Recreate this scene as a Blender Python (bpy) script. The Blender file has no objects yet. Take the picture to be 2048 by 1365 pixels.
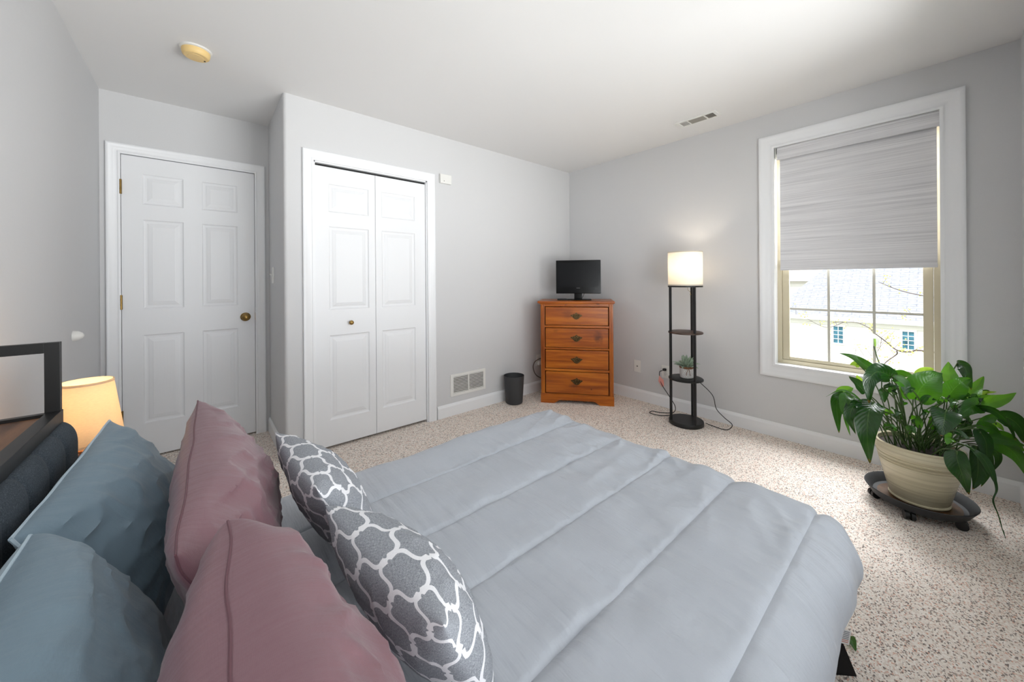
import bpy, bmesh, math, random
import numpy as np
from mathutils import Vector, Matrix, noise, Euler

SC = bpy.context.scene
COL = SC.collection
PI = math.pi

# ------------------------------------------------------------------ camera
YAW, ROLL = 0.7076, -0.0070
fwd = Vector((math.sin(YAW), math.cos(YAW), 0))
right = Vector((math.cos(YAW), -math.sin(YAW), 0))
up = Vector((0, 0, 1))
r2 = right * math.cos(ROLL) + up * math.sin(ROLL)
u2 = up * math.cos(ROLL) - right * math.sin(ROLL)
cam_d = bpy.data.cameras.new('camera')
cam = bpy.data.objects.new('camera', cam_d)
COL.objects.link(cam)
M = Matrix.Identity(4)
for i in range(3):
    M[i][0], M[i][1], M[i][2] = r2[i], u2[i], -fwd[i]
M[0][3], M[1][3], M[2][3] = 0.0, 0.0, 1.1927
cam.matrix_world = M
cam_d.sensor_fit = 'HORIZONTAL'
cam_d.sensor_width = 36
cam_d.lens = 726.63 * 36 / 2048
cam_d.shift_y = -(682.5 - 560.3) / 2048
cam_d.clip_start = 0.01
cam_d.clip_end = 300
SC.camera = cam

# ------------------------------------------------------------------ view, world, lights
SC.view_settings.view_transform = 'Standard'
SC.view_settings.look = 'None'
SC.view_settings.gamma = 1
SC.view_settings.use_curve_mapping = False
SC.view_settings.exposure = 1.52
W = bpy.data.worlds.new('sky'); SC.world = W; W.use_nodes = True
bg = W.node_tree.nodes['Background']
bg.inputs[0].default_value = (0.93, 0.97, 1.0, 1); bg.inputs[1].default_value = 0.92

def light(name, kind, loc, energy, color=(1, 1, 1), target=None, **kw):
    d = bpy.data.lights.new(name, kind); d.energy = energy; d.color = color
    for k, v in kw.items(): setattr(d, k, v)
    o = bpy.data.objects.new(name, d); COL.objects.link(o); o.location = loc
    if target is not None:
        o.rotation_euler = (Vector(target) - Vector(loc)).to_track_quat('-Z', 'Y').to_euler()
    return o
# the sun stands high behind this house and lights the neighbour's wall and roof
light('sun', 'SUN', (-8, 4, 14), .64, (1, 0.97, 0.92), target=(4, 0, 0), angle=0.03)
# added fill lamps outside the invented front window, standing in for bounced flash
light('front_fill', 'AREA', (0.5, -3.0, -0.75), 18, (0.97, 0.985, 1.0), target=(0.6, 1.2, 2.2),
      shape='RECTANGLE', size=5.4, size_y=2.0)
light('front_fill_low', 'AREA', (2.9, -4.0, -0.15), 128, (0.97, 0.985, 1.0), target=(-0.3, 1.9, 2.2),
      shape='RECTANGLE', size=3.6, size_y=1.8)
light('front_fill_side', 'AREA', (-1.6, -3.6, 0.1), 56, (0.97, 0.985, 1.0), target=(3.2, 1.1, 1.6),
      shape='RECTANGLE', size=2.6, size_y=1.8)
light('front_fill_level', 'AREA', (1.0, -0.62, 1.6), 2.9, (0.97, 0.985, 1.0), target=(0.8, 1.5, 1.65),
      shape='RECTANGLE', size=2.9, size_y=1.3)
# daylight outside the window in the right wall, above the neighbour's roof line
light('daylight_right_window', 'AREA', (4.3, 0.4, 2.6), 150, (0.96, 0.98, 1.0), target=(3.2, 0.4, 0.9),
      shape='RECTANGLE', size=1.6, size_y=1.2)

# ------------------------------------------------------------------ helpers
def tag(o, label=None, cat=None, group=None, kind=None):
    if label: o['label'] = label
    if cat: o['category'] = cat
    if group: o['group'] = group
    if kind: o['kind'] = kind
    return o
def thing(name, label, cat, loc=(0, 0, 0), rz=0, group=None):
    o = bpy.data.objects.new(name, None); COL.objects.link(o)
    o.empty_display_size = 0.05
    o.location = loc; o.rotation_euler = (0, 0, rz)
    return tag(o, label, cat, group)
def link_mesh(name, me, mats, parent=None, smooth=True):
    if not isinstance(mats, (list, tuple)): mats = [mats]
    for m in mats: me.materials.append(m)
    o = bpy.data.objects.new(name, me); COL.objects.link(o)
    if smooth:
        me.polygons.foreach_set('use_smooth', [True] * len(me.polygons))
        me.set_sharp_from_angle(angle=math.radians(38))
    if parent: o.parent = parent
    return o
class MB:
    """collects shapes into one mesh"""
    def __init__(s, off=(0, 0, 0)):
        s.bm = bmesh.new(); s.off = Vector(off); s.bev = False
    def box(s, x0, x1, y0, y1, z0, z1, bev=0, mi=0):
        b = bmesh.new()
        bmesh.ops.create_cube(b, size=1)
        for v in b.verts:
            v.co = Vector((x0 + (v.co.x + .5) * (x1 - x0), y0 + (v.co.y + .5) * (y1 - y0), z0 + (v.co.z + .5) * (z1 - z0)))
        if bev: s.bev = True
        if bev: bmesh.ops.bevel(b, geom=b.edges[:], offset=bev, segments=2, affect='EDGES', profile=.6)
        return s.add(b, mi)
    def add(s, b, mi=0, mat=None):
        if mat is not None: bmesh.ops.transform(b, matrix=mat, verts=b.verts)
        vm = {v: s.bm.verts.new(v.co - s.off) for v in b.verts}
        for f in b.faces:
            try:
                nf = s.bm.faces.new([vm[v] for v in f.verts]); nf.material_index = mi or f.material_index
            except ValueError: pass
        b.free(); return s
    def poly(s, vs, fs, mi=0):
        v = [s.bm.verts.new(Vector(p) - s.off) for p in vs]
        for f in fs:
            try: s.bm.faces.new([v[i] for i in f]).material_index = mi
            except ValueError: pass
        return s
    def prism(s, pts, d, mi=0):
        n = len(pts); d = Vector(d)
        a = [Vector(p) for p in pts]
        vs = a + [p + d for p in a]
        fs = [list(range(n))[::-1], list(range(n, 2 * n))] + [[i, (i + 1) % n, (i + 1) % n + n, i + n] for i in range(n)]
        return s.poly(vs, fs, mi)
    def lathe(s, prof, c=(0, 0, 0), axis='Z', n=48, mi=0, mat=None):
        b = bmesh.new(); rings = []
        for r, h in prof:
            if r < 1e-6: rings.append([b.verts.new((0, 0, h))])
            else: rings.append([b.verts.new((r * math.cos(2 * PI * k / n), r * math.sin(2 * PI * k / n), h)) for k in range(n)])
        for A, B in zip(rings, rings[1:]):
            for k in range(n):
                k2 = (k + 1) % n
                if len(A) == 1 and len(B) == 1: continue
                if len(A) == 1: b.faces.new([A[0], B[k], B[k2]])
                elif len(B) == 1: b.faces.new([A[k], A[k2], B[0]])
                else: b.faces.new([A[k], A[k2], B[k2], B[k]])
        bmesh.ops.recalc_face_normals(b, faces=b.faces)
        R = Matrix.Identity(4)
        if axis == 'Y': R = Matrix.Rotation(PI / 2, 4, 'X')      # +h -> -Y
        if axis == 'X': R = Matrix.Rotation(-PI / 2, 4, 'Y')     # +h -> -X
        if mat is not None: R = mat @ R
        return s.add(b, mi, Matrix.Translation(c) @ R)
    def cyl(s, p0, p1, r, n=16, r1=None, mi=0):
        return s.tube([p0, p1], r if r1 is None else [r, r1], n, mi)
    def tube(s, path, r, n=10, mi=0):
        P = [Vector(p) for p in path]; m = len(P)
        rs = r if isinstance(r, (list, tuple)) else [r] * m
        T = []
        for i in range(m):
            t = (P[min(i + 1, m - 1)] - P[max(i - 1, 0)])
            T.append(t.normalized())
        ref = Vector((0, 0, 1)) if abs(T[0].z) < .9 else Vector((1, 0, 0))
        nrm = (ref - T[0] * ref.dot(T[0])).normalized()
        rings = []
        for i in range(m):
            nrm = (nrm - T[i] * nrm.dot(T[i])).normalized()
            bn = T[i].cross(nrm)
            rings.append([s.bm.verts.new(P[i] - s.off + (nrm * math.cos(2 * PI * k / n) + bn * math.sin(2 * PI * k / n)) * rs[i]) for k in range(n)])
        for A, B in zip(rings, rings[1:]):
            for k in range(n):
                s.bm.faces.new([A[k], A[(k + 1) % n], B[(k + 1) % n], B[k]]).material_index = mi
        s.bm.faces.new(rings[0][::-1]).material_index = mi
        s.bm.faces.new(rings[-1]).material_index = mi
        return s
    def build(s, name, mats, parent=None, smooth=True, recalc=True, origin=None):
        if recalc: bmesh.ops.recalc_face_normals(s.bm, faces=s.bm.faces)
        if origin is not None:
            for v in s.bm.verts: v.co -= Vector(origin)
        me = bpy.data.meshes.new(name); s.bm.to_mesh(me); s.bm.free()
        o = link_mesh(name, me, mats, parent, smooth)
        if s.bev and smooth: o.modifiers.new('normals', 'WEIGHTED_NORMAL').keep_sharp = True
        if origin is not None: o.location = origin
        return o
def grid_mesh(name, P, mats, parent=None, uv=None, closed_u=False):
    """P: (n, m, 3) array of points -> one quad-grid mesh, uv: (n, m, 2)"""
    n, m = P.shape[:2]
    vs = P.reshape(-1, 3).tolist()
    fs = [(i * m + j, (i + 1) * m + j, (i + 1) * m + j + 1, i * m + j + 1) for i in range(n - 1) for j in range(m - 1)]
    me = bpy.data.meshes.new(name); me.from_pydata(vs, [], fs)
    if uv is not None:
        L = me.uv_layers.new(name='UVMap'); U = uv.reshape(-1, 2)
        idx = np.zeros(len(me.loops), dtype=np.int32); me.loops.foreach_get('vertex_index', idx)
        L.data.foreach_set('uv', U[idx].astype(np.float32).ravel())
    me.update()
    o = link_mesh(name, me, mats, parent)
    return o
def smooth_path(pts, n=8):
    P = [Vector(p) for p in pts]; out = []
    for i in range(len(P) - 1):
        p0, p1, p2, p3 = P[max(i - 1, 0)], P[i], P[i + 1], P[min(i + 2, len(P) - 1)]
        for k in range(n):
            t = k / n
            out.append(.5 * ((2 * p1) + (p2 - p0) * t + (2 * p0 - 5 * p1 + 4 * p2 - p3) * t * t + (3 * p1 - p0 - 3 * p2 + p3) * t ** 3))
    return out + [P[-1]]

# ------------------------------------------------------------------ materials
def srgb(r, g, b):
    f = lambda c: (c / 255 / 12.92) if c / 255 <= .04045 else ((c / 255 + .055) / 1.055) ** 2.4
    return (f(r), f(g), f(b), 1)
class NT:
    def __init__(s, name):
        s.m = bpy.data.materials.new(name); s.m.use_nodes = True; s.t = s.m.node_tree
        s.b = s.t.nodes['Principled BSDF']; s.o = s.t.nodes['Material Output']
    def n(s, typ, ins=None, **kw):
        x = s.t.nodes.new(typ)
        for k, v in kw.items(): setattr(x, k, v)
        for k, v in (ins or {}).items():
            if isinstance(v, bpy.types.NodeSocket): s.t.links.new(v, x.inputs[k])
            else: x.inputs[k].default_value = v
        return x
    def l(s, a, b): s.t.links.new(a, b)
    def math(s, op, a, b=0.0, c=0.0):
        return s.n('ShaderNodeMath', {0: a, 1: b, 2: c}, operation=op).outputs[0]
    def ramp(s, fac, stops, interp='LINEAR'):
        x = s.n('ShaderNodeValToRGB', {0: fac}); e = x.color_ramp.elements; x.color_ramp.interpolation = interp
        while len(e) < len(stops): e.new(.5)
        for i, (p, c) in enumerate(stops): e[i].position = p; e[i].color = c
        return x.outputs[0]
    def mix(s, f, a, b, bt='MIX'):
        x = s.n('ShaderNodeMix', data_type='RGBA', blend_type=bt)
        for k, v in ((0, f), (6, a), (7, b)):
            if isinstance(v, bpy.types.NodeSocket): s.l(v, x.inputs[k])
            else: x.inputs[k].default_value = v
        return x.outputs[2]
    def coord(s, kind='Object', scale=(1, 1, 1), rot=(0, 0, 0), vec=None):
        v = vec if vec is not None else s.n('ShaderNodeTexCoord').outputs[kind]
        return s.n('ShaderNodeMapping', {0: v, 2: rot, 3: scale}).outputs[0]
    def noise(s, vec, scale, detail=4, rough=.5):
        return s.n('ShaderNodeTexNoise', {'Vector': vec, 'Scale': scale, 'Detail': detail, 'Roughness': rough}).outputs[0]
    def bump(s, h, strength=.2, dist=.002):
        x = s.n('ShaderNodeBump', {'Height': h, 'Strength': strength, 'Distance': dist}); s.l(x.outputs[0], s.b.inputs['Normal'])
    def setp(s, **kw):
        for k, v in kw.items():
            k = k.replace('_', ' ')
            if isinstance(v, bpy.types.NodeSocket): s.l(v, s.b.inputs[k])
            else: s.b.inputs[k].default_value = v
        return s
def plain(name, rgb, rough=.5, metal=0, bump=0, bscale=300, var=0, spec=.5):
    t = NT(name); c = srgb(*rgb)
    t.setp(Roughness=rough, Metallic=metal); t.b.inputs['Specular IOR Level'].default_value = spec
    co = t.coord()
    nz = t.noise(co, bscale, 3)
    if var:
        lo = tuple(x * (1 - var) for x in c[:3]) + (1,); hi = tuple(min(1, x * (1 + var)) for x in c[:3]) + (1,)
        t.l(t.ramp(nz, [(.3, lo), (.7, hi)]), t.b.inputs['Base Color'])
    else: t.setp(Base_Color=c)
    if bump: t.bump(nz, bump)
    return t.m
MT = {}
MT['wall'] = plain('wall_paint', (211, 211, 212), .75, bump=.08, bscale=260, var=.012, spec=.25)
MT['ceiling'] = plain('ceiling_paint', (232, 231, 230), .9, bump=.1, bscale=220, spec=.15)
MT['trim'] = plain('white_trim_paint', (238, 239, 241), .38, bump=.02, bscale=90)
MT['door'] = plain('white_door_paint', (236, 237, 239), .42)
# pressed wood grain on the doors
t = NT('white_door_grain'); t.setp(Base_Color=srgb(236, 237, 239), Roughness=.42)
t.bump(t.noise(t.coord(scale=(260, 260, 9)), 1, 4), .12, .0015); MT['door'] = t.m
MT['brass'] = plain('aged_brass', (150, 122, 72), .34, 1, var=.15, bscale=40)
MT['dark_gap'] = plain('dark_track_metal', (40, 40, 40), .5, .6)
MT['white_plastic'] = plain('white_plastic', (232, 231, 227), .35)
MT['dark_slot'] = plain('dark_slot', (30, 30, 30), .6)
MT['tan'] = plain('tan_vinyl', (205, 195, 168), .45)
MT['muntin'] = plain('cream_muntin', (200, 197, 185), .45)
MT['black_metal'] = plain('black_metal', (28, 28, 28), .42, .2)
MT['black_gloss'] = plain('black_gloss_plastic', (7, 7, 8), .16, spec=.22)
MT['black_matte'] = plain('black_matte_plastic', (16, 16, 17), .5)
MT['screen'] = plain('dark_screen', (12, 13, 16), .2, spec=.2)
MT['logo'] = plain('grey_print', (105, 105, 108), .4)
MT['bin'] = plain('charcoal_plastic', (54, 55, 57), .6, bump=.1, bscale=500)
MT['yellowed'] = plain('yellowed_plastic', (238, 205, 140), .45)
MT['cord'] = plain('black_cord', (18, 18, 18), .5)
MT['brown_cord'] = plain('brown_cord', (92, 80, 74), .5)
MT['pink_tag'] = plain('pink_tag_paper', (235, 160, 150), .6)
MT['tray'] = plain('dark_plastic_tray', (38, 39, 41), .6, var=.12, bscale=60)
MT['caster'] = plain('black_caster', (18, 18, 19), .45)
MT['soil'] = plain('potting_soil', (40, 30, 24), .95, bump=.9, bscale=60, var=.5)
MT['stain'] = plain('rusty_water_stain', (84, 58, 34), .35, var=.5, bscale=22)
MT['slot_grey'] = plain('grey_louvre', (150, 146, 138), .5)

# carpet: berber loops with flecks
t = NT('berber_carpet'); co = t.coord()
vo = t.n('ShaderNodeTexVoronoi', {'Vector': t.coord(scale=(1, 1.35, 1)), 'Scale': 185}, feature='F1')
vc = t.n('ShaderNodeSeparateColor', {0: vo.outputs['Color']}).outputs[0]
c1 = t.ramp(vc, [(0, srgb(92, 88, 86)), (.08, srgb(156, 144, 136)), (.17, srgb(214, 186, 172)), (.26, srgb(228, 219, 209)),
                 (.55, srgb(241, 235, 227)), (.85, srgb(248, 244, 238)), (.965, srgb(216, 168, 148))], 'CONSTANT')
big = t.noise(co, 6, 5, .6)
c2 = t.mix(t.math('MULTIPLY', big, .4), c1, srgb(228, 208, 194), 'MIX')
t.setp(Base_Color=c2, Roughness=.95); t.b.inputs['Specular IOR Level'].default_value = .1
t.bump(t.math('SUBTRACT', 1.0, vo.outputs['Distance']), .35, .003)
MT['carpet'] = t.m

def cloth(name, rgb, rough=.55, sheen=.3, wscale=900, bump=.15, fold=0, var=.03, spec=.3, streak=(60, 7, 7), sk=5.0):
    t = NT(name); c = srgb(*rgb); co = t.coord()
    a = t.n('ShaderNodeTexWave', {'Vector': co, 'Scale': wscale * .5, 'Distortion': 1.0}, wave_type='BANDS', bands_direction='X').outputs[1]
    b = t.n('ShaderNodeTexWave', {'Vector': co, 'Scale': wscale * .5, 'Distortion': 1.0}, wave_type='BANDS', bands_direction='Y').outputs[1]
    h = t.math('ADD', a, b)
    if fold: h = t.math('ADD', t.math('ADD', t.math('MULTIPLY', h, .15), t.math('MULTIPLY', t.noise(t.coord(scale=(1, 2.2, 1)), fold, 4, .55), 8.0)), t.math('MULTIPLY', t.noise(t.coord(scale=streak), 1, 3, .5), sk))
    nz = t.noise(co, 7, 3)
    lo = tuple(x * (1 - var) for x in c[:3]) + (1,); hi = tuple(min(1, x * (1 + var)) for x in c[:3]) + (1,)
    t.setp(Base_Color=t.ramp(nz, [(.3, lo), (.7, hi)]), Roughness=rough)
    t.b.inputs['Sheen Weight'].default_value = sheen; t.b.inputs['Sheen Roughness'].default_value = .4
    t.b.inputs['Specular IOR Level'].default_value = spec
    t.bump(h, bump, .001)
    return t.m
MT['comforter'] = cloth('grey_blue_satin', (177, 182, 190), .44, .15, fold=10, bump=.5, spec=.35, streak=(46, 6, 8), sk=12.0)
MT['sheet'] = cloth('white_sheet', (225, 226, 228), .7, .1)
MT['slate'] = cloth('slate_blue_cotton', (114, 134, 147), .5, .15, fold=14, bump=.3)
MT['pale'] = cloth('pale_blue_cotton', (176, 194, 205), .6, .15)
MT['mauve'] = cloth('mauve_satin', (126, 92, 100), .4, .15, fold=12, bump=.32, spec=.5)
MT['mauve_seam'] = cloth('mauve_seam', (104, 70, 78), .6, .1)
MT['frame_fabric'] = cloth('charcoal_frame_fabric', (48, 46, 48), .85, .1)
MT['flap'] = cloth('black_flap_fabric', (28, 26, 27), .9, .05)
# headboard linen
t = NT('charcoal_linen'); co = t.coord()
nz = t.noise(co, 420, 3, .7)
t.setp(Base_Color=t.ramp(nz, [(.3, srgb(38, 46, 54)), (.55, srgb(58, 67, 76)), (.75, srgb(92, 102, 110))]), Roughness=.9)
t.bump(nz, .4, .001); MT['linen'] = t.m
# trellis print on grey melange (UV in metres)
t = NT('trellis_print'); uv = t.n('ShaderNodeTexCoord').outputs['UV']
sep = t.n('ShaderNodeSeparateXYZ', {0: uv})
per_u, per_v = .096, .112
U = t.math('DIVIDE', sep.outputs[0], per_u); V = t.math('DIVIDE', sep.outputs[1], per_v)
p_ = t.math('ADD', U, V); q_ = t.math('SUBTRACT', U, V)
def tri(x, sh=0.0):  # distance to the nearest integer, in [0, .5]
    return t.math('ABSOLUTE', t.math('SUBTRACT', t.math('FRACT', t.math('ADD', x, .5 + sh)), .5))
amp = .135
pf = t.math('ADD', p_, t.math('MULTIPLY', t.math('SINE', t.math('MULTIPLY', q_, 2 * PI)), amp))
qf = t.math('ADD', q_, t.math('MULTIPLY', t.math('SINE', t.math('MULTIPLY', p_, 2 * PI)), amp))
def width(other):   # ribbons swell into barbs beside each crossing
    d = tri(other)
    bar = t.math('MAXIMUM', t.math('SUBTRACT', 1.0, t.math('MULTIPLY', t.math('ABSOLUTE', t.math('SUBTRACT', d, .12)), 13.0)), 0.0)
    return t.math('ADD', .060, t.math('MULTIPLY', bar, .085))
la = t.math('LESS_THAN', tri(pf), width(q_)); lb = t.math('LESS_THAN', tri(qf), width(p_))
line = t.math('MAXIMUM', la, lb)
w1 = t.noise(t.coord('UV', (1500, 220, 1)), 1, 2); w2 = t.noise(t.coord('UV', (220, 1500, 1)), 1, 2)
mel = t.math('MULTIPLY', t.math('ADD', w1, w2), .5)
gcol = t.ramp(mel, [(.36, srgb(96, 100, 108)), (.5, srgb(142, 146, 153)), (.64, srgb(186, 189, 194))])
wcol = t.ramp(mel, [(.3, srgb(220, 220, 224)), (.7, srgb(243, 243, 246))])
t.setp(Base_Color=t.mix(line, gcol, wcol), Roughness=.8); t.bump(mel, .3, .001)
MT['trellis'] = t.m
# orange pine: grain along local X, with knots
def pine(name, axis_scale, cols, knots=(), rough=.3):
    t = NT(name)
    oi = t.n('ShaderNodeObjectInfo'); 
    v = t.n('ShaderNodeVectorMath', {0: t.n('ShaderNodeTexCoord').outputs['Object'], 1: oi.outputs['Random']}, operation='ADD').outputs[0]
    v2 = t.n('ShaderNodeVectorMath', {0: t.n('ShaderNodeTexCoord').outputs['Object'],
            1: t.n('ShaderNodeCombineXYZ', {0: t.math('MULTIPLY', oi.outputs['Random'], 7.3), 1: 0.0, 2: t.math('MULTIPLY', oi.outputs['Random'], 3.1)}).outputs[0]}, operation='ADD').outputs[0]
    m = t.coord(vec=v2, scale=axis_scale)
    n1 = t.noise(m, 1.0, 6, .62)
    col = t.ramp(n1, [(.28, cols[0]), (.45, cols[1]), (.58, cols[2]), (.75, cols[3])])
    if knots:
        oc = t.n('ShaderNodeTexCoord').outputs['Object']; wob = t.noise(t.coord(vec=oc, scale=(14, 14, 30)), 1, 3)
        so = t.n('ShaderNodeSeparateXYZ', {0: oc}); tot = None
        for kx, kz, rx_, rz_, kd in knots:
            ddx = t.math('DIVIDE', t.math('SUBTRACT', so.outputs[0], kx), rx_); ddz = t.math('DIVIDE', t.math('SUBTRACT', so.outputs[2], kz), rz_)
            dd = t.math('ADD', t.math('ADD', t.math('MULTIPLY', ddx, ddx), t.math('MULTIPLY', ddz, ddz)), t.math('MULTIPLY', t.math('SUBTRACT', wob, .5), 1.6))
            kk = t.math('MULTIPLY', t.ramp(dd, [(.05, (1, 1, 1, 1)), (.45, (.5, .5, .5, 1)), (1.0, (0, 0, 0, 1))]), kd)
            tot = kk if tot is None else t.math('MAXIMUM', tot, kk)
        col = t.mix(tot, col, srgb(70, 28, 6))
    t.setp(Base_Color=col, Roughness=rough); t.bump(n1, .05, .001)
    return t.m
OR = [srgb(118, 52, 4), srgb(154, 76, 8), srgb(180, 98, 18), srgb(204, 124, 36)]
MT['pine'] = pine('orange_pine', (1.6, 14, 24), OR, ((.545, .650, .050, .060, .75), (.575, .628, .025, .05, .55), (.245, .948, .014, .012, .8), (.545, .958, .022, .008, .9), (.262, .865, .055, .05, .35), (.315, .178, .05, .028, .45), (.150, .700, .03, .02, .3), (.48, .15, .008, .01, .7)))
MT['pine_v'] = pine('orange_pine_upright', (26, 14, 2.0), [tuple(c * .93 for c in o[:3]) + (1,) for o in OR], ())
BR = [srgb(70, 44, 28), srgb(98, 64, 40), srgb(122, 84, 54), srgb(140, 100, 66)]
MT['walnut'] = pine('brown_shelf_board', (20, 2.2, 14), BR, (), .5)
MT['dark_wood'] = pine('dark_stained_disc', (3, 18, 18), [srgb(44, 30, 24), srgb(62, 42, 32), srgb(76, 54, 42), srgb(88, 64, 50)], (), .45)
MT['stand_wood'] = pine('honey_wood', (3, 20, 20), [srgb(150, 96, 52), srgb(172, 114, 66), srgb(186, 128, 78), srgb(196, 140, 90)], (), .4)
# roller shade weave: thin horizontal slubs
t = NT('shade_weave'); n1 = t.noise(t.coord(scale=(1, 1.6, 190)), 1, 5, .65); n2 = t.noise(t.coord(scale=(1, .9, 34)), 1, 3)
hh = t.math('ADD', t.math('MULTIPLY', n1, .65), t.math('MULTIPLY', n2, .35))
t.setp(Base_Color=t.ramp(hh, [(.36, srgb(198, 197, 199)), (.5, srgb(220, 219, 221)), (.64, srgb(236, 235, 236))]), Roughness=.85)
t.bump(n1, .3, .001); MT['shade'] = t.m
# clear window glass
t = NT('window_glass'); tr = t.n('ShaderNodeBsdfTransparent'); gl = t.n('ShaderNodeBsdfGlossy', {'Roughness': .02})
fr = t.n('ShaderNodeFresnel', {'IOR': 1.3})
mx = t.n('ShaderNodeMixShader', {0: t.math('MULTIPLY', fr.outputs[0], .6), 1: tr.outputs[0], 2: gl.outputs[0]}); t.l(mx.outputs[0], t.o.inputs[0]); MT['glass'] = t.m
# lamp shade fabric lets light through
def shade_mat(name, rgb, trans=.6):
    t = NT(name); c = srgb(*rgb); wv = t.noise(t.coord(scale=(120, 120, 700)), 1, 2)
    col = t.ramp(wv, [(.3, tuple(x * .9 for x in c[:3]) + (1,)), (.7, c)])
    d = t.n('ShaderNodeBsdfDiffuse', {0: col}); tl = t.n('ShaderNodeBsdfTranslucent', {0: col})
    m = t.n('ShaderNodeMixShader', {0: trans, 1: d.outputs[0], 2: tl.outputs[0]}); t.l(m.outputs[0], t.o.inputs[0]); return t.m
MT['shade_white'] = shade_mat('white_lamp_shade', (250, 246, 238), .55)
MT['shade_linen'] = shade_mat('linen_lamp_shade', (240, 224, 198), .5)
t = NT('lit_bulb'); t.setp(Base_Color=(1, 1, 1, 1)); t.b.inputs['Emission Color'].default_value = (1, .82, .58, 1); t.b.inputs['Emission Strength'].default_value = 4; MT['bulb'] = t.m
t = NT('lit_bulb_small'); t.setp(Base_Color=(1, 1, 1, 1)); t.b.inputs['Emission Color'].default_value = (1, .80, .54, 1); t.b.inputs['Emission Strength'].default_value = 4; MT['bulb_small'] = t.m
# leaves
def leaf_mat(name, rgb, tl, rough=.3, vein=.8, tip=None):
    t = NT(name); c = srgb(*rgb); uv = t.n('ShaderNodeTexCoord').outputs['UV']; s = t.n('ShaderNodeSeparateXYZ', {0: uv})
    au = t.math('ABSOLUTE', s.outputs[0])
    w = t.math('SINE', t.math('MULTIPLY', t.math('SUBTRACT', t.math('MULTIPLY', s.outputs[1], 1.0), t.math('MULTIPLY', au, .22)), 95.0))
    mid = t.math('LESS_THAN', au, .035)
    nz = t.noise(t.coord(), 24, 3)
    col = t.ramp(nz, [(.3, tuple(x * .75 for x in c[:3]) + (1,)), (.7, tuple(min(1, x * 1.25) for x in c[:3]) + (1,))])
    col = t.mix(t.math('MULTIPLY', mid, .22), col, srgb(120, 160, 80))
    if tip: col = t.mix(t.math('GREATER_THAN', t.math('ADD', s.outputs[1], t.math('MULTIPLY', nz, .12)), 1.0), col, srgb(*tip))
    t.setp(Base_Color=col, Roughness=rough); t.bump(w, .25 * vein, .002)
    tr = t.n('ShaderNodeBsdfTranslucent', {0: srgb(*tl)})
    m = t.n('ShaderNodeMixShader', {0: .28, 1: t.b.outputs[0], 2: tr.outputs[0]}); t.l(m.outputs[0], t.o.inputs[0]); return t.m
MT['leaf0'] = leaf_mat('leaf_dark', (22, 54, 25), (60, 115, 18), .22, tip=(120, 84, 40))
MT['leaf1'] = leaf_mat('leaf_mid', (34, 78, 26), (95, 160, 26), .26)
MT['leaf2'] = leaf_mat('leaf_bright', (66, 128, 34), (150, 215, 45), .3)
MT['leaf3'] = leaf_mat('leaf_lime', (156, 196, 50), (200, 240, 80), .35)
MT['stem'] = plain('green_stem', (58, 84, 36), .45)
MT['petal'] = plain('white_petal', (240, 242, 236), .5)
MT['succ'] = plain('grey_green_leaf', (160, 178, 156), .6, var=.3, bscale=60)
MT['twine'] = plain('brown_twine', (132, 92, 62), .8, bump=.6, bscale=300)
# ceramic planter, brushed cream
t = NT('cream_planter'); n1 = t.noise(t.coord(scale=(3, 3, 160)), 1, 4)
t.setp(Base_Color=t.ramp(n1, [(.35, srgb(190, 180, 150)), (.65, srgb(216, 208, 180))]), Roughness=.35); MT['planter'] = t.m
# dimpled white pot
t = NT('white_basket_pot'); sp = t.n('ShaderNodeSeparateXYZ', {0: t.n('ShaderNodeTexCoord').outputs['UV']})
br = t.n('ShaderNodeTexBrick', {'Vector': t.n('ShaderNodeTexCoord').outputs['UV'], 'Color1': srgb(238, 236, 232), 'Color2': srgb(226, 224, 222), 'Mortar': srgb(176, 172, 172), 'Scale': 1.0, 'Mortar Size': .07, 'Brick Width': .5, 'Row Height': .5})
t.setp(Base_Color=br.outputs[0], Roughness=.5); t.bump(br.outputs[1], -.6, .003); MT['basket_pot'] = t.m
# neighbour's siding and shingles
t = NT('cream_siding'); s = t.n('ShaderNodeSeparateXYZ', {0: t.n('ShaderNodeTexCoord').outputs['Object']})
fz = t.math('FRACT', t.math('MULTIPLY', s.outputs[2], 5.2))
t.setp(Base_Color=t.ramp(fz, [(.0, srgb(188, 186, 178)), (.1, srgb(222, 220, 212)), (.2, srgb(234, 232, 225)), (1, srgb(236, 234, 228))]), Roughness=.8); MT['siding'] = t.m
t = NT('grey_shingles'); br = t.n('ShaderNodeTexBrick', {'Vector': t.coord(scale=(1, 1, 1), rot=(0, 0, PI / 2)), 'Color1': srgb(150, 152, 160), 'Color2': srgb(166, 168, 175), 'Mortar': srgb(122, 124, 132), 'Scale': 1.0, 'Mortar Size': .014, 'Brick Width': .5, 'Row Height': .125})
t.setp(Base_Color=t.mix(.35, br.outputs[0], t.ramp(t.noise(t.coord(), 9, 4), [(.3, srgb(125, 128, 136)), (.7, srgb(190, 192, 196))])), Roughness=.9); MT['shingle'] = t.m
MT['far_roof'] = plain('pale_far_roof', (200, 190, 184), .9, var=.15, bscale=3)
MT['gutter'] = plain('white_gutter', (240, 240, 238), .5)
MT['far_glass'] = plain('dark_far_pane', (70, 120, 140), .15, var=.5, bscale=3)
MT['bark'] = plain('grey_bark', (96, 84, 78), .9, bump=.5, bscale=30)
MT['bud'] = plain('yellow_green_bud', (205, 205, 110), .7, var=.2, bscale=3)
MT['grass'] = plain('lawn', (128, 130, 112), .95, var=.3, bscale=2)
MT['ink'] = plain('grey_ink', (120, 128, 140), .7)
MT['ink_red'] = plain('red_ink', (205, 120, 105), .7)
MT['paper'] = plain('white_label_paper', (234, 232, 230), .7)

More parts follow.
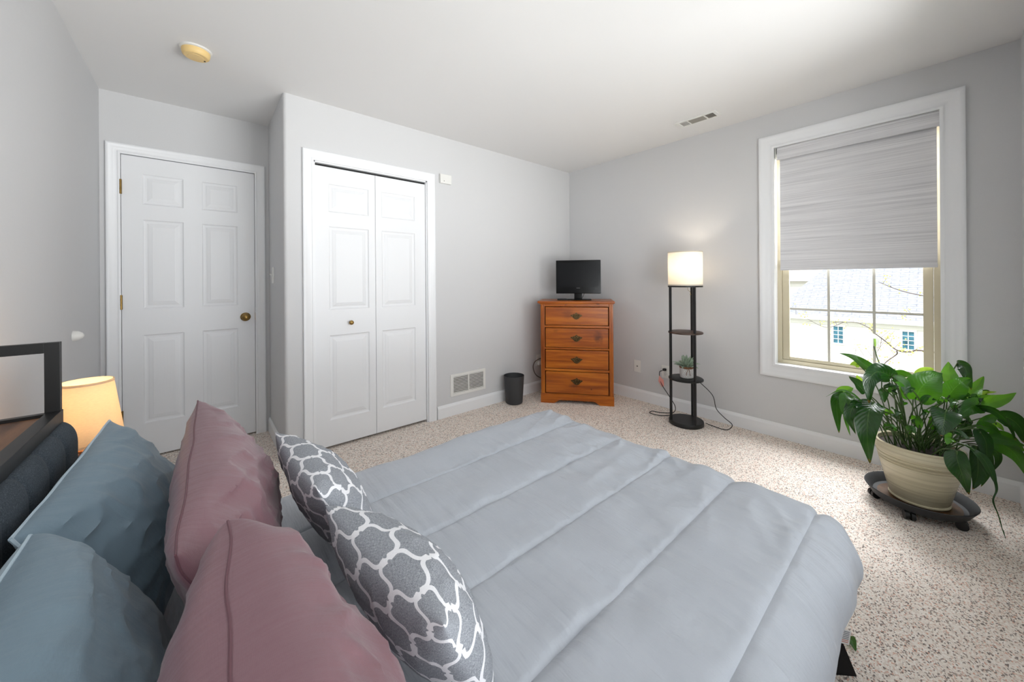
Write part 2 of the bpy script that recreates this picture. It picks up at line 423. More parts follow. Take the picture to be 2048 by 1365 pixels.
# ------------------------------------------------------------------ the room shell
XW, XH, YC, YD, XB, YN, H = 3.277, -0.493, 2.789, 3.484, 0.415, -0.293, 2.44
def struct(o): return tag(o, kind='structure')
struct(MB().box(XH - .12, XW + .12, YN - .12, 3.86, -.1, 0).build('floor', MT['carpet']))
struct(MB().box(XH - .12, XW + .12, YN - .12, 3.86, H, H + .1).build('ceiling', MT['ceiling']))
struct(MB().box(XH - .12, XH, YN - .12, 3.86, 0, H).build('wall_left', MT['wall']))
def wall_open(name, ax, a0, a1, p0, p1, o0, o1, z0, z1):
    """wall slab between planes p0..p1 running a0..a1 along axis ax, with one opening"""
    m = MB()
    def b(s0, s1, zz0, zz1):
        if s1 - s0 < 1e-4 or zz1 - zz0 < 1e-4: return
        m.box(*((s0, s1, p0, p1) if ax == 'x' else (p0, p1, s0, s1)), zz0, zz1)
    b(a0, o0, 0, H); b(o1, a1, 0, H); b(o0, o1, z1, H); b(o0, o1, 0, z0)
    return struct(m.build(name, MT['wall']))
wall_open('wall_back', 'x', XH, XW + .12, YD, YD + .11, -.412, .334, 0, 2.056)
struct(MB().box(XH, XW, 3.80, 3.86, 0, H).build('wall_hallway', MT['wall']))
# alcove side with a rounded corner
pts = [(XB, YD, 0)] + [(XB + .022 - .022 * math.cos(a), YC + .022 - .022 * math.sin(a), 0) for a in np.linspace(0, PI / 2, 7)] + [(.53, YC, 0), (.53, YD, 0)]
struct(MB().prism(pts, (0, 0, H)).build('wall_alcove', MT['wall']))
CL0, CL1, CLT = .592, 1.449, 2.030
wall_open('wall_closet', 'x', .53, XW, YC, YC + .11, CL0, CL1, 0, CLT)
WY0, WY1, WZ0, WZ1 = -.020, .797, .543, 2.176
wall_open('wall_right', 'y', YN - .12, 3.80, XW, XW + .12, WY0, WY1, WZ0, WZ1)
FX0, FX1, FZ0, FZ1 = -.36, 2.66, .55, 2.18
wall_open('wall_front', 'x', XH, XW, YN - .12, YN, FX0, FX1, FZ0, FZ1)

# baseboards
BH, BT = .108, .014
def bb_prof(): return [(0, 0), (BT, 0), (BT, BH - .022), (BT - .004, BH - .010), (.005, BH), (0, BH)]
def baseboard(name, p0, p1, nrm):
    p0, p1, nrm = Vector(p0), Vector(p1), Vector(nrm)
    pts = [p0 + nrm * d + Vector((0, 0, z)) for d, z in bb_prof()]
    return struct(MB().prism(pts, p1 - p0).build(name, MT['trim'], smooth=False))
baseboard('baseboard_closet', (1.531, YC, 0), (XW - BT, YC, 0), (0, -1, 0))
baseboard('baseboard_right', (XW, YN, 0), (XW, YC, 0), (-1, 0, 0))
baseboard('baseboard_front', (XH + BT, YN, 0), (XW - BT, YN, 0), (0, 1, 0))
baseboard('baseboard_left', (XH, YN, 0), (XH, YD, 0), (1, 0, 0))
baseboard('baseboard_alcove', (XB, YC + .02, 0), (XB, YD, 0), (-1, 0, 0))
baseboard('baseboard_corner', (.437, YC, 0), (.524, YC, 0), (0, -1, 0))

# casings: one profile swept round the opening with mitred corners
PROF = [(0, 0), (0, .010), (.006, .012), (.012, .012), (.015, .0095), (.030, .0105), (.036, .014), (.052, .016), (.056, .019), (.064, .019), (.068, .016), (.068, 0)]
def casing(name, plane, p, a0, a1, z0, z1, w, closed):
    k = w / .068; m = MB(); rings = []
    def P(a, z, t): return (a, p - t, z) if plane == 'y' else (p - t, a, z)
    loops = []
    for o, t in PROF:
        o *= k
        zb = z0 - o if closed else 0
        loops.append([P(a0 - o, zb, t), P(a0 - o, z1 + o, t), P(a1 + o, z1 + o, t), P(a1 + o, zb, t)])
    n = len(loops); vs = [q for L in loops for q in L]; fs = []
    segs = [(0, 1), (1, 2), (2, 3)] + ([(3, 0)] if closed else [])
    for i in range(n - 1):
        for s, e in segs: fs.append([i * 4 + s, i * 4 + e, i * 4 + 4 + e, i * 4 + 4 + s])
    if not closed:
        fs.append([i * 4 for i in range(n)]); fs.append([i * 4 + 3 for i in range(n)][::-1])
    m.poly(vs, fs)
    return struct(m.build(name, MT['trim'], smooth=True))
casing('trim_1', 'y', YD, -.400, .322, 0, 2.044, .0655, False)
casing('trim_2', 'y', YC, CL0, CL1, 0, CLT, .069, False)
casing('trim_3', 'x', XW, WY0 + .006, WY1 - .006, WZ0 + .006, WZ1 - .006, .0955, True)
casing('trim_4', 'y', YN, FX0 + .006, FX1 - .006, FZ0 + .006, FZ1 - .006, .0955, True)
for o in [bpy.data.objects['trim_4']]:       # faces into the room, the other way round
    for v in o.data.vertices: v.co.y = 2 * YN - v.co.y
    o.data.flip_normals()
# door jambs with a stop behind the slab
m = MB()
for x0, x1 in ((-.412, -.4015), (.3235, .334)): m.box(x0, x1, YD + .001, YD + .109, 0, 2.0455)
m.box(-.412, .334, YD + .001, YD + .109, 2.0445, 2.056)
for x0, x1 in ((-.4015, -.385), (.307, .3235)): m.box(x0, x1, YD + .046, YD + .075, 0, 2.0445)
m.box(-.385, .307, YD + .046, YD + .075, 2.03, 2.0445)
struct(m.build('trim_5', MT['trim'], smooth=False))
m = MB()
for x0, x1 in ((CL0, CL0 + .009), (CL1 - .009, CL1)): m.box(x0, x1, YC + .002, YC + .108, 0, CLT)
m.box(CL0, CL1, YC + .002, YC + .108, CLT - .010, CLT)
struct(m.build('trim_6', MT['trim'], smooth=False))
# closet track in the dark gap above the leaves
struct(MB().box(CL0 + .009, CL1 - .009, YC + .03, YC + .06, CLT - .028, CLT - .010).build('trim_7', MT['dark_gap'], smooth=False))

def panel_slab(x0, x1, z0, z1, y, th, panels, name, parent, mat):
    """door slab whose front faces -y, with moulded raised panels"""
    m = MB()
    xs = sorted({x0, x1} | {p[0] for p in panels} | {p[1] for p in panels})
    zs = sorted({z0, z1} | {p[2] for p in panels} | {p[3] for p in panels})
    V = {}
    def v(x, z, yy=y):
        k = (round(x, 5), round(z, 5), round(yy, 5))
        if k not in V: V[k] = m.bm.verts.new((x, yy, z))
        return V[k]
    def face(*q):
        try: m.bm.faces.new(q)
        except ValueError: pass
    def inside(cx, cz): return any(p[0] < cx < p[1] and p[2] < cz < p[3] for p in panels)
    for a, b in zip(xs, xs[1:]):
        for c, d in zip(zs, zs[1:]):
            if not inside((a + b) / 2, (c + d) / 2): face(v(a, c), v(b, c), v(b, d), v(a, d))
    for (a, b, c, d) in panels:
        prev = None
        for ins, dep in ((0, 0), (.006, .0065), (.013, .0085), (.022, .0085), (.030, .0055), (.046, .0020), (.048, .0012)):
            cur = [v(a + ins, c + ins, y + dep), v(b - ins, c + ins, y + dep), v(b - ins, d - ins, y + dep), v(a + ins, d - ins, y + dep)]
            if prev:
                for i in range(4): face(prev[i], prev[(i + 1) % 4], cur[(i + 1) % 4], cur[i])
            prev = cur
        face(*prev)
        # keep the outer ring joined to the grid: split vertices on the panel edge are shared by position
    m.poly([(x0, y, z0), (x1, y, z0), (x1, y, z1), (x0, y, z1), (x0, y + th, z0), (x1, y + th, z0), (x1, y + th, z1), (x0, y + th, z1)],
           [(0, 1, 5, 4), (1, 2, 6, 5), (2, 3, 7, 6), (3, 0, 4, 7), (4, 5, 6, 7)])
    o = m.build(name, mat, parent, smooth=False, recalc=False)
    return o
# entry door
YS = YD + .006
d1 = panel_slab(-.3985, .3205, .012, 2.0405, YS, .036,
                [(-.300, -.093, 1.722, 1.928), (.006, .214, 1.722, 1.928), (-.300, -.093, 1.014, 1.619), (.006, .214, 1.014, 1.619),
                 (-.300, -.093, .238, .837), (.006, .214, .238, .837)], 'door_1', None, MT['door'])
struct(d1)
m = MB().lathe([(0, 0), (.033, 0), (.033, .003), (.028, .008), (.013, .012), (.012, .030), (.021, .036), (.027, .046), (.026, .058), (.017, .066), (.006, .068), (.005, .066), (0, .066)], (.260, YS, .921), 'Y', 32)
o = m.build('door_knob', MT['brass'], d1)
for z in (1.825, 1.063, .30):
    m = MB().cyl((-.4005, YD - .006, z - .048), (-.4005, YD - .006, z + .048), .0065, 12)
    for zz in (-.016, .016): m.cyl((-.4005, YD - .006, z + zz - .001), (-.4005, YD - .006, z + zz + .001), .0072, 12)
    m.box(-.4015, -.394, YD - .004, YD + .004, z - .046, z + .046)
    m.build('hinge', MT['brass'], d1)
m = MB().box(.3205, .3235, YD - .002, YD + .010, .895, .952); m.build('strike_plate', MT['brass'], d1)
# closet bifold door: two leaves
d2 = thing('door_2', None, None, (1.02, YC, 0)); struct(d2)
YL = YC + .016
def leaf(x0, x1, pans):
    o = panel_slab(x0, x1, .020, 2.003, YL, .034, pans, 'leaf', None, MT['door'])
    for v in o.data.vertices: v.co -= Vector((1.02, YC, 0))
    o.parent = d2; return o
l1 = leaf(.603, 1.0185, [(.690, .970, 1.686, 1.886), (.690, .970, .988, 1.583), (.690, .970, .203, .806)])
l2 = leaf(1.0215, 1.438, [(1.068, 1.345, 1.686, 1.886), (1.068, 1.345, .988, 1.583), (1.068, 1.345, .203, .806)])
MB((1.02, YC, 0)).lathe([(0, 0), (.010, 0), (.008, .006), (.0065, .012), (.012, .017), (.0165, .024), (.015, .031), (.008, .0355), (0, .036)], (.833, YL, .889), 'Y', 24).build('knob', MT['brass'], l1)

# window in the right wall: jamb liner, tan frame, sash, glass, muntins
w1 = thing('window_1', None, None, (XW + .08, .39, WZ0)); struct(w1)
OW = (XW + .08, .39, WZ0)
m = MB(OW)
for y0, y1 in ((WY0 - .004, WY0 + .004), (WY1 - .004, WY1 + .004)): m.box(XW + .001, XW + .119, y0, y1, WZ0 - .004, WZ1 + .004)
for z0, z1 in ((WZ0 - .004, WZ0 + .004), (WZ1 - .004, WZ1 + .004)): m.box(XW + .001, XW + .119, WY0, WY1, z0, z1)
m.build('jamb', MT['trim'], w1, smooth=False)
def frame_box(m, x0, x1, ya, yb, za, zb, w, wb=None, wt=None, bev=.003):
    wb = wb or w; wt = wt or w
    m.box(x0, x1, ya, ya + w, za, zb, bev); m.box(x0, x1, yb - w, yb, za, zb, bev)
    m.box(x0, x1, ya + w, yb - w, za, za + wb, bev); m.box(x0, x1, ya + w, yb - w, zb - wt, zb, bev)
m = MB(OW); frame_box(m, XW + .076, XW + .118, WY0 + .003, WY1 - .003, WZ0 + .003, WZ1 - .003, .029, .030); m.build('frame', MT['tan'], w1)
s1 = MB(OW); frame_box(s1, XW + .084, XW + .108, WY0 + .033, WY1 - .033, WZ0 + .034, 1.375, .042, .024, .03); s1 = s1.build('lower_sash', MT['tan'], w1)
s2 = MB(OW); frame_box(s2, XW + .096, XW + .116, WY0 + .033, WY1 - .033, 1.36, WZ1 - .034, .042, .03, .03); s2 = s2.build('upper_sash', MT['tan'], w1)
MB(OW).box(XW + .094, XW + .098, .050, .722, .598, 1.348).build('glass', MT['glass'], s1, smooth=False)
MB(OW).box(XW + .104, XW + .108, .050, .722, 1.388, 2.114).build('glass', MT['glass'], s2, smooth=False)
for sash, xx, za, zb, zm in ((s1, XW + .0885, .600, 1.346, (.962,)), (s2, XW + .0985, 1.39, 2.112, (1.75,))):
    m = MB(OW)
    for y in (.269, .497): m.box(xx, xx + .005, y - .007, y + .007, za, zb)
    for z in zm: m.box(xx + .0005, xx + .0045, .052, .720, z - .007, z + .007)
    m.build('muntins', MT['muntin'], sash, smooth=False)

# invented window behind the camera, added to let the fill lamps in
w2 = thing('added_window', None, None, (1.15, YN - .08, FZ0)); struct(w2)
O2 = (1.15, YN - .08, FZ0)
m = MB(O2)
for x0, x1 in ((FX0, FX0 + .03), (FX1 - .03, FX1), (.60, .63), (1.66, 1.69)): m.box(x0, x1, YN - .115, YN - .08, FZ0, FZ1, .003)
for z0, z1 in ((FZ0, FZ0 + .03), (FZ1 - .03, FZ1), (1.335, 1.365)): m.box(FX0 + .03, FX1 - .03, YN - .112, YN - .083, z0, z1, .003)
m.build('frame', MT['tan'], w2)
MB(O2).box(FX0 + .03, FX1 - .03, YN - .099, YN - .095, FZ0 + .03, FZ1 - .03).build('glass', MT['glass'], w2, smooth=False)

# ------------------------------------------------------------------ wall and ceiling fixtures
# roller shade
sh = thing('roller_shade', 'light grey woven roller shade pulled halfway down in the window', 'shade', (XW + .03, .39, 1.245))
OS = (XW + .03, .39, 1.245)
m = MB(OS); m.box(XW + .012, XW + .018, WY0 + .003, WY1 - .020, 2.078, 2.168, .002); m.build('valance', MT['shade'], sh)
m = MB(OS); m.cyl((XW + .055, WY0 + .012, 2.140), (XW + .055, WY1 - .014, 2.140), .015, 24); m.build('roller', MT['shade'], sh)
for y0, y1 in ((WY0 + .0045, WY0 + .008), (WY1 - .012, WY1 - .0085)): MB(OS).box(XW + .015, XW + .072, y0, y1, 2.095, 2.170).build('bracket', MT['white_plastic'], sh, smooth=False)
m = MB(OS); m.box(XW + .0400, XW + .0412, -.004, .765, 1.268, 2.130); m.build('fabric', MT['shade'], sh, smooth=False)
m = MB(OS); m.box(XW + .036, XW + .046, -.005, .766, 1.250, 1.272, .003); m.build('bottom_bar', MT['shade'], sh)

# smoke detector
sm = thing('smoke_detector', 'round yellowed smoke detector on the ceiling near the door', 'smoke detector', (-.015, 2.577, 2.44))
MB().lathe([(0, 0), (.068, 0), (.068, -.008), (.064, -.010), (0, -.010)], n=48).build('base_plate', MT['white_plastic'], sm)
MB().lathe([(0, -.010), (.060, -.010), (.060, -.020), (.057, -.034), (.050, -.040), (.034, -.0405), (.033, -.042), (.012, -.0425), (0, -.0425)], n=48).build('cover', MT['yellowed'], sm)
m = MB().lathe([(0, -.040), (.004, -.040), (.004, -.0425), (0, -.0425)], (.036, .018, 0), n=12); m.build('test_button', MT['dark_slot'], sm)

# ceiling register
cv = thing('ceiling_vent', 'white ceiling air vent with three louvre banks, near the window wall', 'vent', (2.955, 1.211, 2.44))
m = MB()
xa, xb, ya, yb = -.062, .062, -.150, .150
for a in ((xa, xb, ya, ya + .022), (xa, xb, yb - .022, yb), (xa, xa + .020, ya + .022, yb - .022), (xb - .020, xb, ya + .022, yb - .022)): m.box(*a, -.007, 0, .001)
for y in (-.062, .062): m.box(xa + .02, xb - .02, y - .004, y + .004, -.006, 0)
m.build('frame', MT['white_plastic'], cv, smooth=False)
MB().box(xa + .018, xb - .018, ya + .02, yb - .02, -.0012, -.0004).build('backing', MT['dark_slot'], cv, smooth=False)
def slats(n, axis, lo, hi, o0, o1, ang, mat):
    m = MB()
    for k in range(n):
        c = lo + (hi - lo) * (k + .5) / n; w = (hi - lo) / n * .62
        if axis == 'x': pts = [(c - w, o0, -.0055), (c - w + .001, o0, -.0055), (c + w, o0, -.0015), (c + w - .001, o0, -.0015)]; d = (0, o1 - o0, 0)
        else: pts = [(o0, c - w, -.0055), (o0, c - w + .001, -.0055), (o0, c + w, -.0015), (o0, c + w - .001, -.0015)]; d = (o1 - o0, 0, 0)
        if ang < 0: pts = [(p[0], p[1], -.007 - p[2]) for p in pts]
        m.prism(pts, d)
    m.build('louvres', mat, cv, smooth=False)
slats(9, 'x', -.042, .042, -.058, .058, -1, MT['slot_grey'])
slats(6, 'y', .066, .128, -.042, .042, 1, MT['white_plastic'])
slats(6, 'y', -.128, -.066, -.042, .042, 1, MT['slot_grey'])

# return-air grille low on the closet wall
rv = thing('wall_vent', 'white slatted air return grille low on the wall beside the closet', 'vent', (1.850, YC, .165))
m = MB(); hw, ht = .190, .195
for a in ((-hw, -hw + .031, 0, ht), (hw - .023, hw, 0, ht), (-hw + .031, hw - .023, 0, .025), (-hw + .031, hw - .023, ht - .025, ht), (-.0045, .0065, .025, ht - .025)):
    m.box(a[0], a[1], -.008, 0, a[2], a[3], .0012)
m.build('frame', MT['white_plastic'], rv, smooth=False)
MB().box(-hw + .03, hw - .022, -.0014, -.0004, .024, ht - .024).build('backing', MT['dark_slot'], rv, smooth=False)
for x0, x1 in ((-hw + .031, -.0045), (.0065, hw - .023)):
    m = MB(); n = 11
    for k in range(n):
        z = .025 + (ht - .05) * (k + .5) / n
        m.prism([(x0, -.0072, z + .0035), (x0, -.0062, z + .0045), (x0, -.0014, z - .0040), (x0, -.0024, z - .0050)], (x1 - x0, 0, 0))
    m.build('slats', MT['white_plastic'], rv, smooth=False)

# alarm sensor beside the closet casing
se = thing('alarm_sensor', 'small white plastic sensor box beside the top of the closet casing', 'sensor', (1.620, YC, 2.033))
MB().box(-.055, .055, -.026, 0, 0, .080, .006).build('body', MT['white_plastic'], se)
MB().lathe([(0, 0), (.0035, 0), (.0035, .0015), (0, .0015)], (-.020, -.0255, .020), 'Y', 12).build('indicator', MT['dark_slot'], se)

# light switch on the alcove side wall
sw = thing('light_switch', 'white toggle light switch on the alcove wall beside the door', 'light switch', (XB, 3.262, 1.180))
MB().box(-.006, 0, -.038, .038, 0, .121, .0022).build('plate', MT['white_plastic'], sw)
m = MB(); m.prism([(-.005, -.006, .052), (-.024, -.006, .064), (-.024, -.006, .071), (-.005, -.006, .068)], (0, .012, 0)); m.build('toggle', MT['white_plastic'], sw, smooth=False)
# wall bumper for the door knob
db = MB().lathe([(0, 0), (.026, 0), (.026, .004), (.023, .018), (.014, .032), (.005, .037), (0, .0375)], (0, 0, 0), 'X', 32)
for v in db.bm.verts: v.co.x = -v.co.x
db = db.build('door_bumper', MT['white_plastic'])
db.location = (XH, 2.832, .925); tag(db, 'white cone shaped door bumper on the left wall above the bedside lamp', 'door stop')

# outlets
def outlet(name, label, loc, rz, jack=False):
    t = thing(name, label, 'outlet', loc, rz)      # local: faces -y
    MB().box(-.036, .036, -.006, 0, 0, .118, .0022).build('plate', MT['white_plastic'], t)
    if jack:
        MB().lathe([(0, .005), (.0065, .005), (.0065, .009), (.0045, .009), (.0045, .013), (0, .013)], (0, 0, .059), 'Y', 12).build('connector', MT['logo'], t)
    else:
        for z in (.036, .082):
            s = MB().box(-.017, .017, -.0085, -.005, z - .014, z + .014, .003).build('socket', MT['white_plastic'], t)
            m = MB()
            for x in (-.007, .006): m.box(x, x + .002, -.0089, -.0080, z - .002, z + .007)
            m.lathe([(0, .008), (.0022, .008), (.0022, .0089), (0, .0089)], (0, 0, z - .008), 'Y', 8); m.build('slots', MT['dark_slot'], s, smooth=False)
    return t
outlet('cable_jack', 'white cable jack plate on the wall between dresser and floor lamp', (XW, 1.928, .273), -PI / 2, True)
outlet('wall_outlet', 'white power outlet behind the floor lamp with a black plug', (XW, 1.642, .270), -PI / 2)
outlet('wall_outlet', 'white power outlet partly hidden by the left edge of the dresser', (2.752, YC, .270), 0)
# pale adapter and looping brown cable
pa = thing('power_adapter', 'pale plug adapter with a looping brown cable beside the dresser', 'cable', (2.748, YC, .270))
MB().box(-.022, .022, -.040, -.0092, .012, .054, .006).build('adapter_body', MT['white_plastic'], pa)
m = MB(); pth = smooth_path([(.052, -.037, .074), (.036, -.037, .085), (-.032, -.037, .078), (-.084, -.037, .060), (-.109, -.037, .017), (-.099, -.037, -.038), (-.063, -.037, -.086), (.000, -.037, -.125), (.045, -.037, -.142)], 8)
m.tube(pth, .0042, 8); m.tube(smooth_path([(.012, -.039, .040), (.030, -.050, .046), (.044, -.046, .042), (.052, -.040, .042)], 6), .0042, 8)
m.build('cable', MT['brown_cord'], pa)

# ------------------------------------------------------------------ dresser (local: x along the front, y into the corner, z up)
DA = math.radians(-51.65)
dr = thing('dresser', 'orange pine four drawer dresser set diagonally in the corner', 'dresser', (2.512, 2.514, 0), DA)
def dloc(x, y, z):
    c, s = math.cos(DA), math.sin(DA)
    return Vector((2.512 + x * c - y * s, 2.514 + x * s + y * c, z))
DW, DD = .689, .385
m = MB()
m.box(.004, .022, .004, DD, .05, .964); m.box(DW - .022, DW - .004, .004, DD, .05, .964); m.box(.022, DW - .022, DD - .014, DD, .05, .964)
m.box(.022, DW - .022, .02, DD - .014, .05, .066)
m.build('case', MT['pine_v'], dr, smooth=False)
for x0 in (.0, DW - .046):
    m = MB(); m.box(x0 + .003, x0 + .043, -.004, .012, .088, .964, .003)
    for q in ((.012, .022), (.030, .037)) if x0 == 0 else ((.009, .016), (.024, .034)): m.box(x0 + q[0], x0 + q[1], -.0075, -.003, .095, .955, .002)
    m.build('stile', MT['pine_v'], dr)
m = MB()
for z0, z1 in ((.934, .964), (.729, .751), (.519, .536), (.310, .333), (.088, .094)): m.box(.043, DW - .043, -.003, .010, z0, z1, .002)
m.build('rail', MT['pine'], dr)
m = MB(); m.box(-.026, DW + .012, -.026, DD + .008, .964, .986, .007); m.box(-.010, DW + .002, -.012, DD, .956, .966, .003); m.build('top_board', MT['pine'], dr)
# plinth with a scalloped apron
ap = [(0, 0), (.118, 0)] + [(.118 + .075 * k / 8, .034 * (1 - math.cos(PI * k / 8)) / 2) for k in range(1, 9)] + \
     [(.496 + .075 * k / 8, .034 * (1 + math.cos(PI * k / 8)) / 2) for k in range(0, 9)] + [(.571, 0), (DW, 0), (DW, .084), (.670, .092), (.019, .092), (0, .084)]
m = MB(); m.prism([(x, -.012, z) for x, z in ap], (0, .020, 0))
m.box(0, .018, .008, DD, 0, .088); m.box(DW - .018, DW, .008, DD, 0, .088)
m.build('plinth', MT['pine'], dr, smooth=False)
def handle(parent, cx, z):
    m = MB()
    half = [(x * 1.12, z_ * 1.12) for x, z_ in [(0, .030), (.008, .024), (.012, .016), (.022, .019), (.030, .012), (.046, .010), (.050, .004), (.040, -.004), (.032, -.010), (.024, -.019), (.016, -.026), (.008, -.029), (0, -.031)]]
    pts = half + [(-x, zz) for x, zz in half[::-1][1:-1]]
    m.prism([(cx + x, -.0125, z + zz) for x, zz in pts], (0, .0025, 0))
    for x in (-.028, .028): m.lathe([(0, 0), (.006, 0), (.006, .004), (.004, .009), (0, .010)], (cx + x, -.0125, z + .003), 'Y', 14)
    m.tube(smooth_path([(cx - .028, -.021, z + .002), (cx - .024, -.026, z - .010), (cx - .012, -.030, z - .019), (cx, -.031, z - .021), (cx + .012, -.030, z - .019), (cx + .024, -.026, z - .010), (cx + .028, -.021, z + .002)], 5), .0033, 8)
    for x in (-.016, 0, .016): m.lathe([(0, 0), (.0045, 0), (.003, .003), (0, .0035)], (cx + x, -.0125, z - .018), 'Y', 10)
    for x in (-.013, .013): m.lathe([(.007, 0), (.008, .002), (.006, .003), (.005, .001)], (cx + x, -.0125, z + .006), 'Y', 14)
    hd = m.build('handle', MT['brass_dark'], parent)
    m = MB()
    for x, zz in ((-.014, .008), (.014, .008), (-.018, -.016), (0, -.018), (.018, -.016), (-.034, .004), (.034, .004), (0, .018)): m.lathe([(0, 0), (.0036, 0), (.0026, .0022), (0, .003)], (cx + x, -.0150, z + zz), 'Y', 8)
    m.build('studs', MT['brass'], hd)
MT['brass_dark'] = plain('antique_brass', (92, 74, 48), .42, .9, var=.3, bscale=70)
for z0, z1, zh in ((.752, .932, .844), (.537, .728, .632), (.334, .518, .424), (.095, .309, .219)):
    m = MB(); m.box(.050, DW - .050, -.010, .30, z0 + .004, z1 - .004, .005); o = m.build('drawer', MT['pine'], dr)
    handle(o, DW / 2, zh)

# television
TVA = DA
tv = thing('television', 'small black flat television on top of the orange dresser', 'television', dloc(.362, .20, .986), TVA)
m = MB(); m.box(-.222, .222, -.012, .012, .064, .402, .006); m.box(-.17, .17, .010, .034, .10, .37, .008); m.build('housing', MT['black_gloss'], tv)
m = MB(); m.box(-.196, .200, -.0135, -.0115, .132, .374); m.build('screen', MT['screen'], tv, smooth=False)
m = MB(); m.box(-.018, .018, -.0128, -.0118, .119, .1225); m.build('logo', MT['logo'], tv, smooth=False)
m = MB()
for x in (.170, .184): m.lathe([(0, 0), (.0018, 0), (.0018, .001), (0, .001)], (x, -.012, .112), 'Y', 8)
m.build('buttons', MT['logo'], tv, smooth=False)
m = MB(); m.box(-.040, .040, -.004, .020, .010, .075, .004); m.build('neck', MT['black_gloss'], tv)
m = MB(); m.box(-.115, .130, -.075, .085, 0, .011, .005); m.build('stand', MT['black_gloss'], tv)
m = MB(); m.tube(smooth_path([(.072, .02, .115), (.060, .025, .07), (.045, .04, .03), (.03, .09, .012), (.05, .13, .005)], 6), .0028, 8); m.build('cable', MT['cord'], tv)
o = MB().box(-.050, .050, -.024, .024, 0, .017, .008).build('media_device', MT['black_matte']); o.location = dloc(.205, .13, .986); o.rotation_euler = (0, 0, DA + .15)
tag(o, 'small flat black device lying left of the television foot', 'device')

# ------------------------------------------------------------------ floor lamp with shelves
LX, LY, LR = 3.028, 1.347, .131
fl = thing('floor_lamp', 'lit black floor lamp with round shelves and white drum shade', 'lamp', (LX, LY, 0))
rx, ry = math.cos(YAW), -math.sin(YAW)
def ring_pt(deg, r):        # degrees measured from the direction that runs to the right across the photo
    a = math.radians(deg) - YAW - .447
    return r * math.cos(a), r * math.sin(a)
MB().lathe([(0, 0), (LR - .004, 0), (LR, .004), (LR, .030), (LR - .003, .034), (0, .034)], n=64).build('base', MT['black_metal'], fl)
for deg in (204, 66, -57):
    x, y = ring_pt(deg, LR - .0095)
    MB().box(x - .0085, x + .0085, y - .0085, y + .0085, .030, 1.130, .002).build('post', MT['black_metal'], fl)
for z, mt in ((.372, 'black_metal'), (.752, 'dark_wood')):
    MB().lathe([(0, z - .006), (LR, z - .006), (LR, z + .003), (LR - .004, z + .006), (0, z + .006)], n=64).build('shelf', [MT[mt]], fl)
m = MB().lathe([(LR - .012, 1.124), (LR, 1.124), (LR, 1.136), (LR - .012, 1.136), (LR - .012, 1.124)], n=64)
for deg in (204, 66, -57):
    x, y = ring_pt(deg, LR - .008); m.cyl((0, 0, 1.130), (x, y, 1.130), .005, 8)
m.build('top_ring', MT['black_metal'], fl)
m = MB().lathe([(.0, 1.126), (.020, 1.126), (.018, 1.19), (0, 1.19)], n=20); m.build('socket', MT['black_matte'], fl)
m = MB().lathe([(0, 1.19), (.012, 1.19), (.016, 1.205), (.028, 1.235), (.030, 1.255), (.022, 1.280), (0, 1.288)], n=24); m.build('bulb', MT['bulb'], fl)
m = MB(); n = 72
m.lathe([(LR - .003, 1.143), (LR - .001, 1.143), (LR - .001, 1.412), (LR - .003, 1.412), (LR - .003, 1.143)], n=n)
o = m.build('lamp_shade', MT['shade_white'], fl)
MT['shade_trim'] = plain('shade_trim_tape', (196, 190, 180), .8)
for z0, z1 in ((1.137, 1.147), (1.406, 1.416)): MB().lathe([(LR - .0045, z0), (LR, z0), (LR, z1), (LR - .0045, z1), (LR - .0045, z0)], n=n).build('shade_trim', MT['shade_trim'], o)
m = MB(); m.tube([(-.02, -.03, 1.122), (-.019, -.031, 1.10), (-.004, -.043, 1.085), (-.003, -.044, 1.068)], .0014, 6); m.lathe([(0, 0), (.004, .003), (.004, .008), (0, .012)], (-.003, -.044, 1.058), n=10); m.build('pull_chain', MT['brass'], fl)
light('floor_lamp_bulb', 'POINT', (LX, LY, 1.290), 1.25, (1, .87, .70), shadow_soft_size=.035)
# cord: from the outlet behind, down and round the foot
def rel(p): return (p[0] - LX, p[1] - LY, p[2])
ox, oy = XW - .015, 1.645
cd = MB(); path = smooth_path([rel(p) for p in [(ox - .030, oy + .006, .345), (ox - .038, oy + .028, .330), (ox - .04, oy + .026, .27), (ox - .05, oy - .005, .21), (ox - .06, oy - .075, .13), (ox - .08, oy - .135, .06), (ox - .10, oy - .125, .010),
      (ox - .17, oy - .045, .006), (ox - .19, oy + .020, .006), (ox - .25, oy + .010, .006), (ox - .235, oy - .085, .006), (3.12, LY + .155, .006)]], 8)
cd.tube(path, .0033, 8)
path = smooth_path([rel(p) for p in [(LX + ring_pt(52, LR - .018)[0], LY + ring_pt(52, LR - .018)[1], .37), (LX + .115, LY - .045, .345), (3.175, 1.200, .24), (3.19, 1.175, .13), (3.20, 1.120, .07), (3.18, 1.055, .035), (3.12, 1.075, .006), (3.12, 1.17, .006), (LX + .10, LY - .115, .010)]], 8)
cd.tube(path, .003, 8)
cx_, cy_ = ring_pt(52, LR - .018)
cd.tube(smooth_path([(cx_ - .03, cy_ - .01, 1.125), (cx_ - .006, cy_, 1.04), (cx_ + .004, cy_ - .004, .95), (cx_, cy_, .86), (cx_, cy_, .37)], 6), .003, 8)
cd = cd.build('cord', MT['cord'], fl)
m = MB(); a = rel((XW - .0095, 1.642, .352)); m.box(a[0] - .028, a[0], a[1] - .013, a[1] + .013, a[2] - .010, a[2] + .010, .003); m.build('plug', MT['black_matte'], cd)
m = MB(); a = rel((ox - .044, oy + .012, .235))
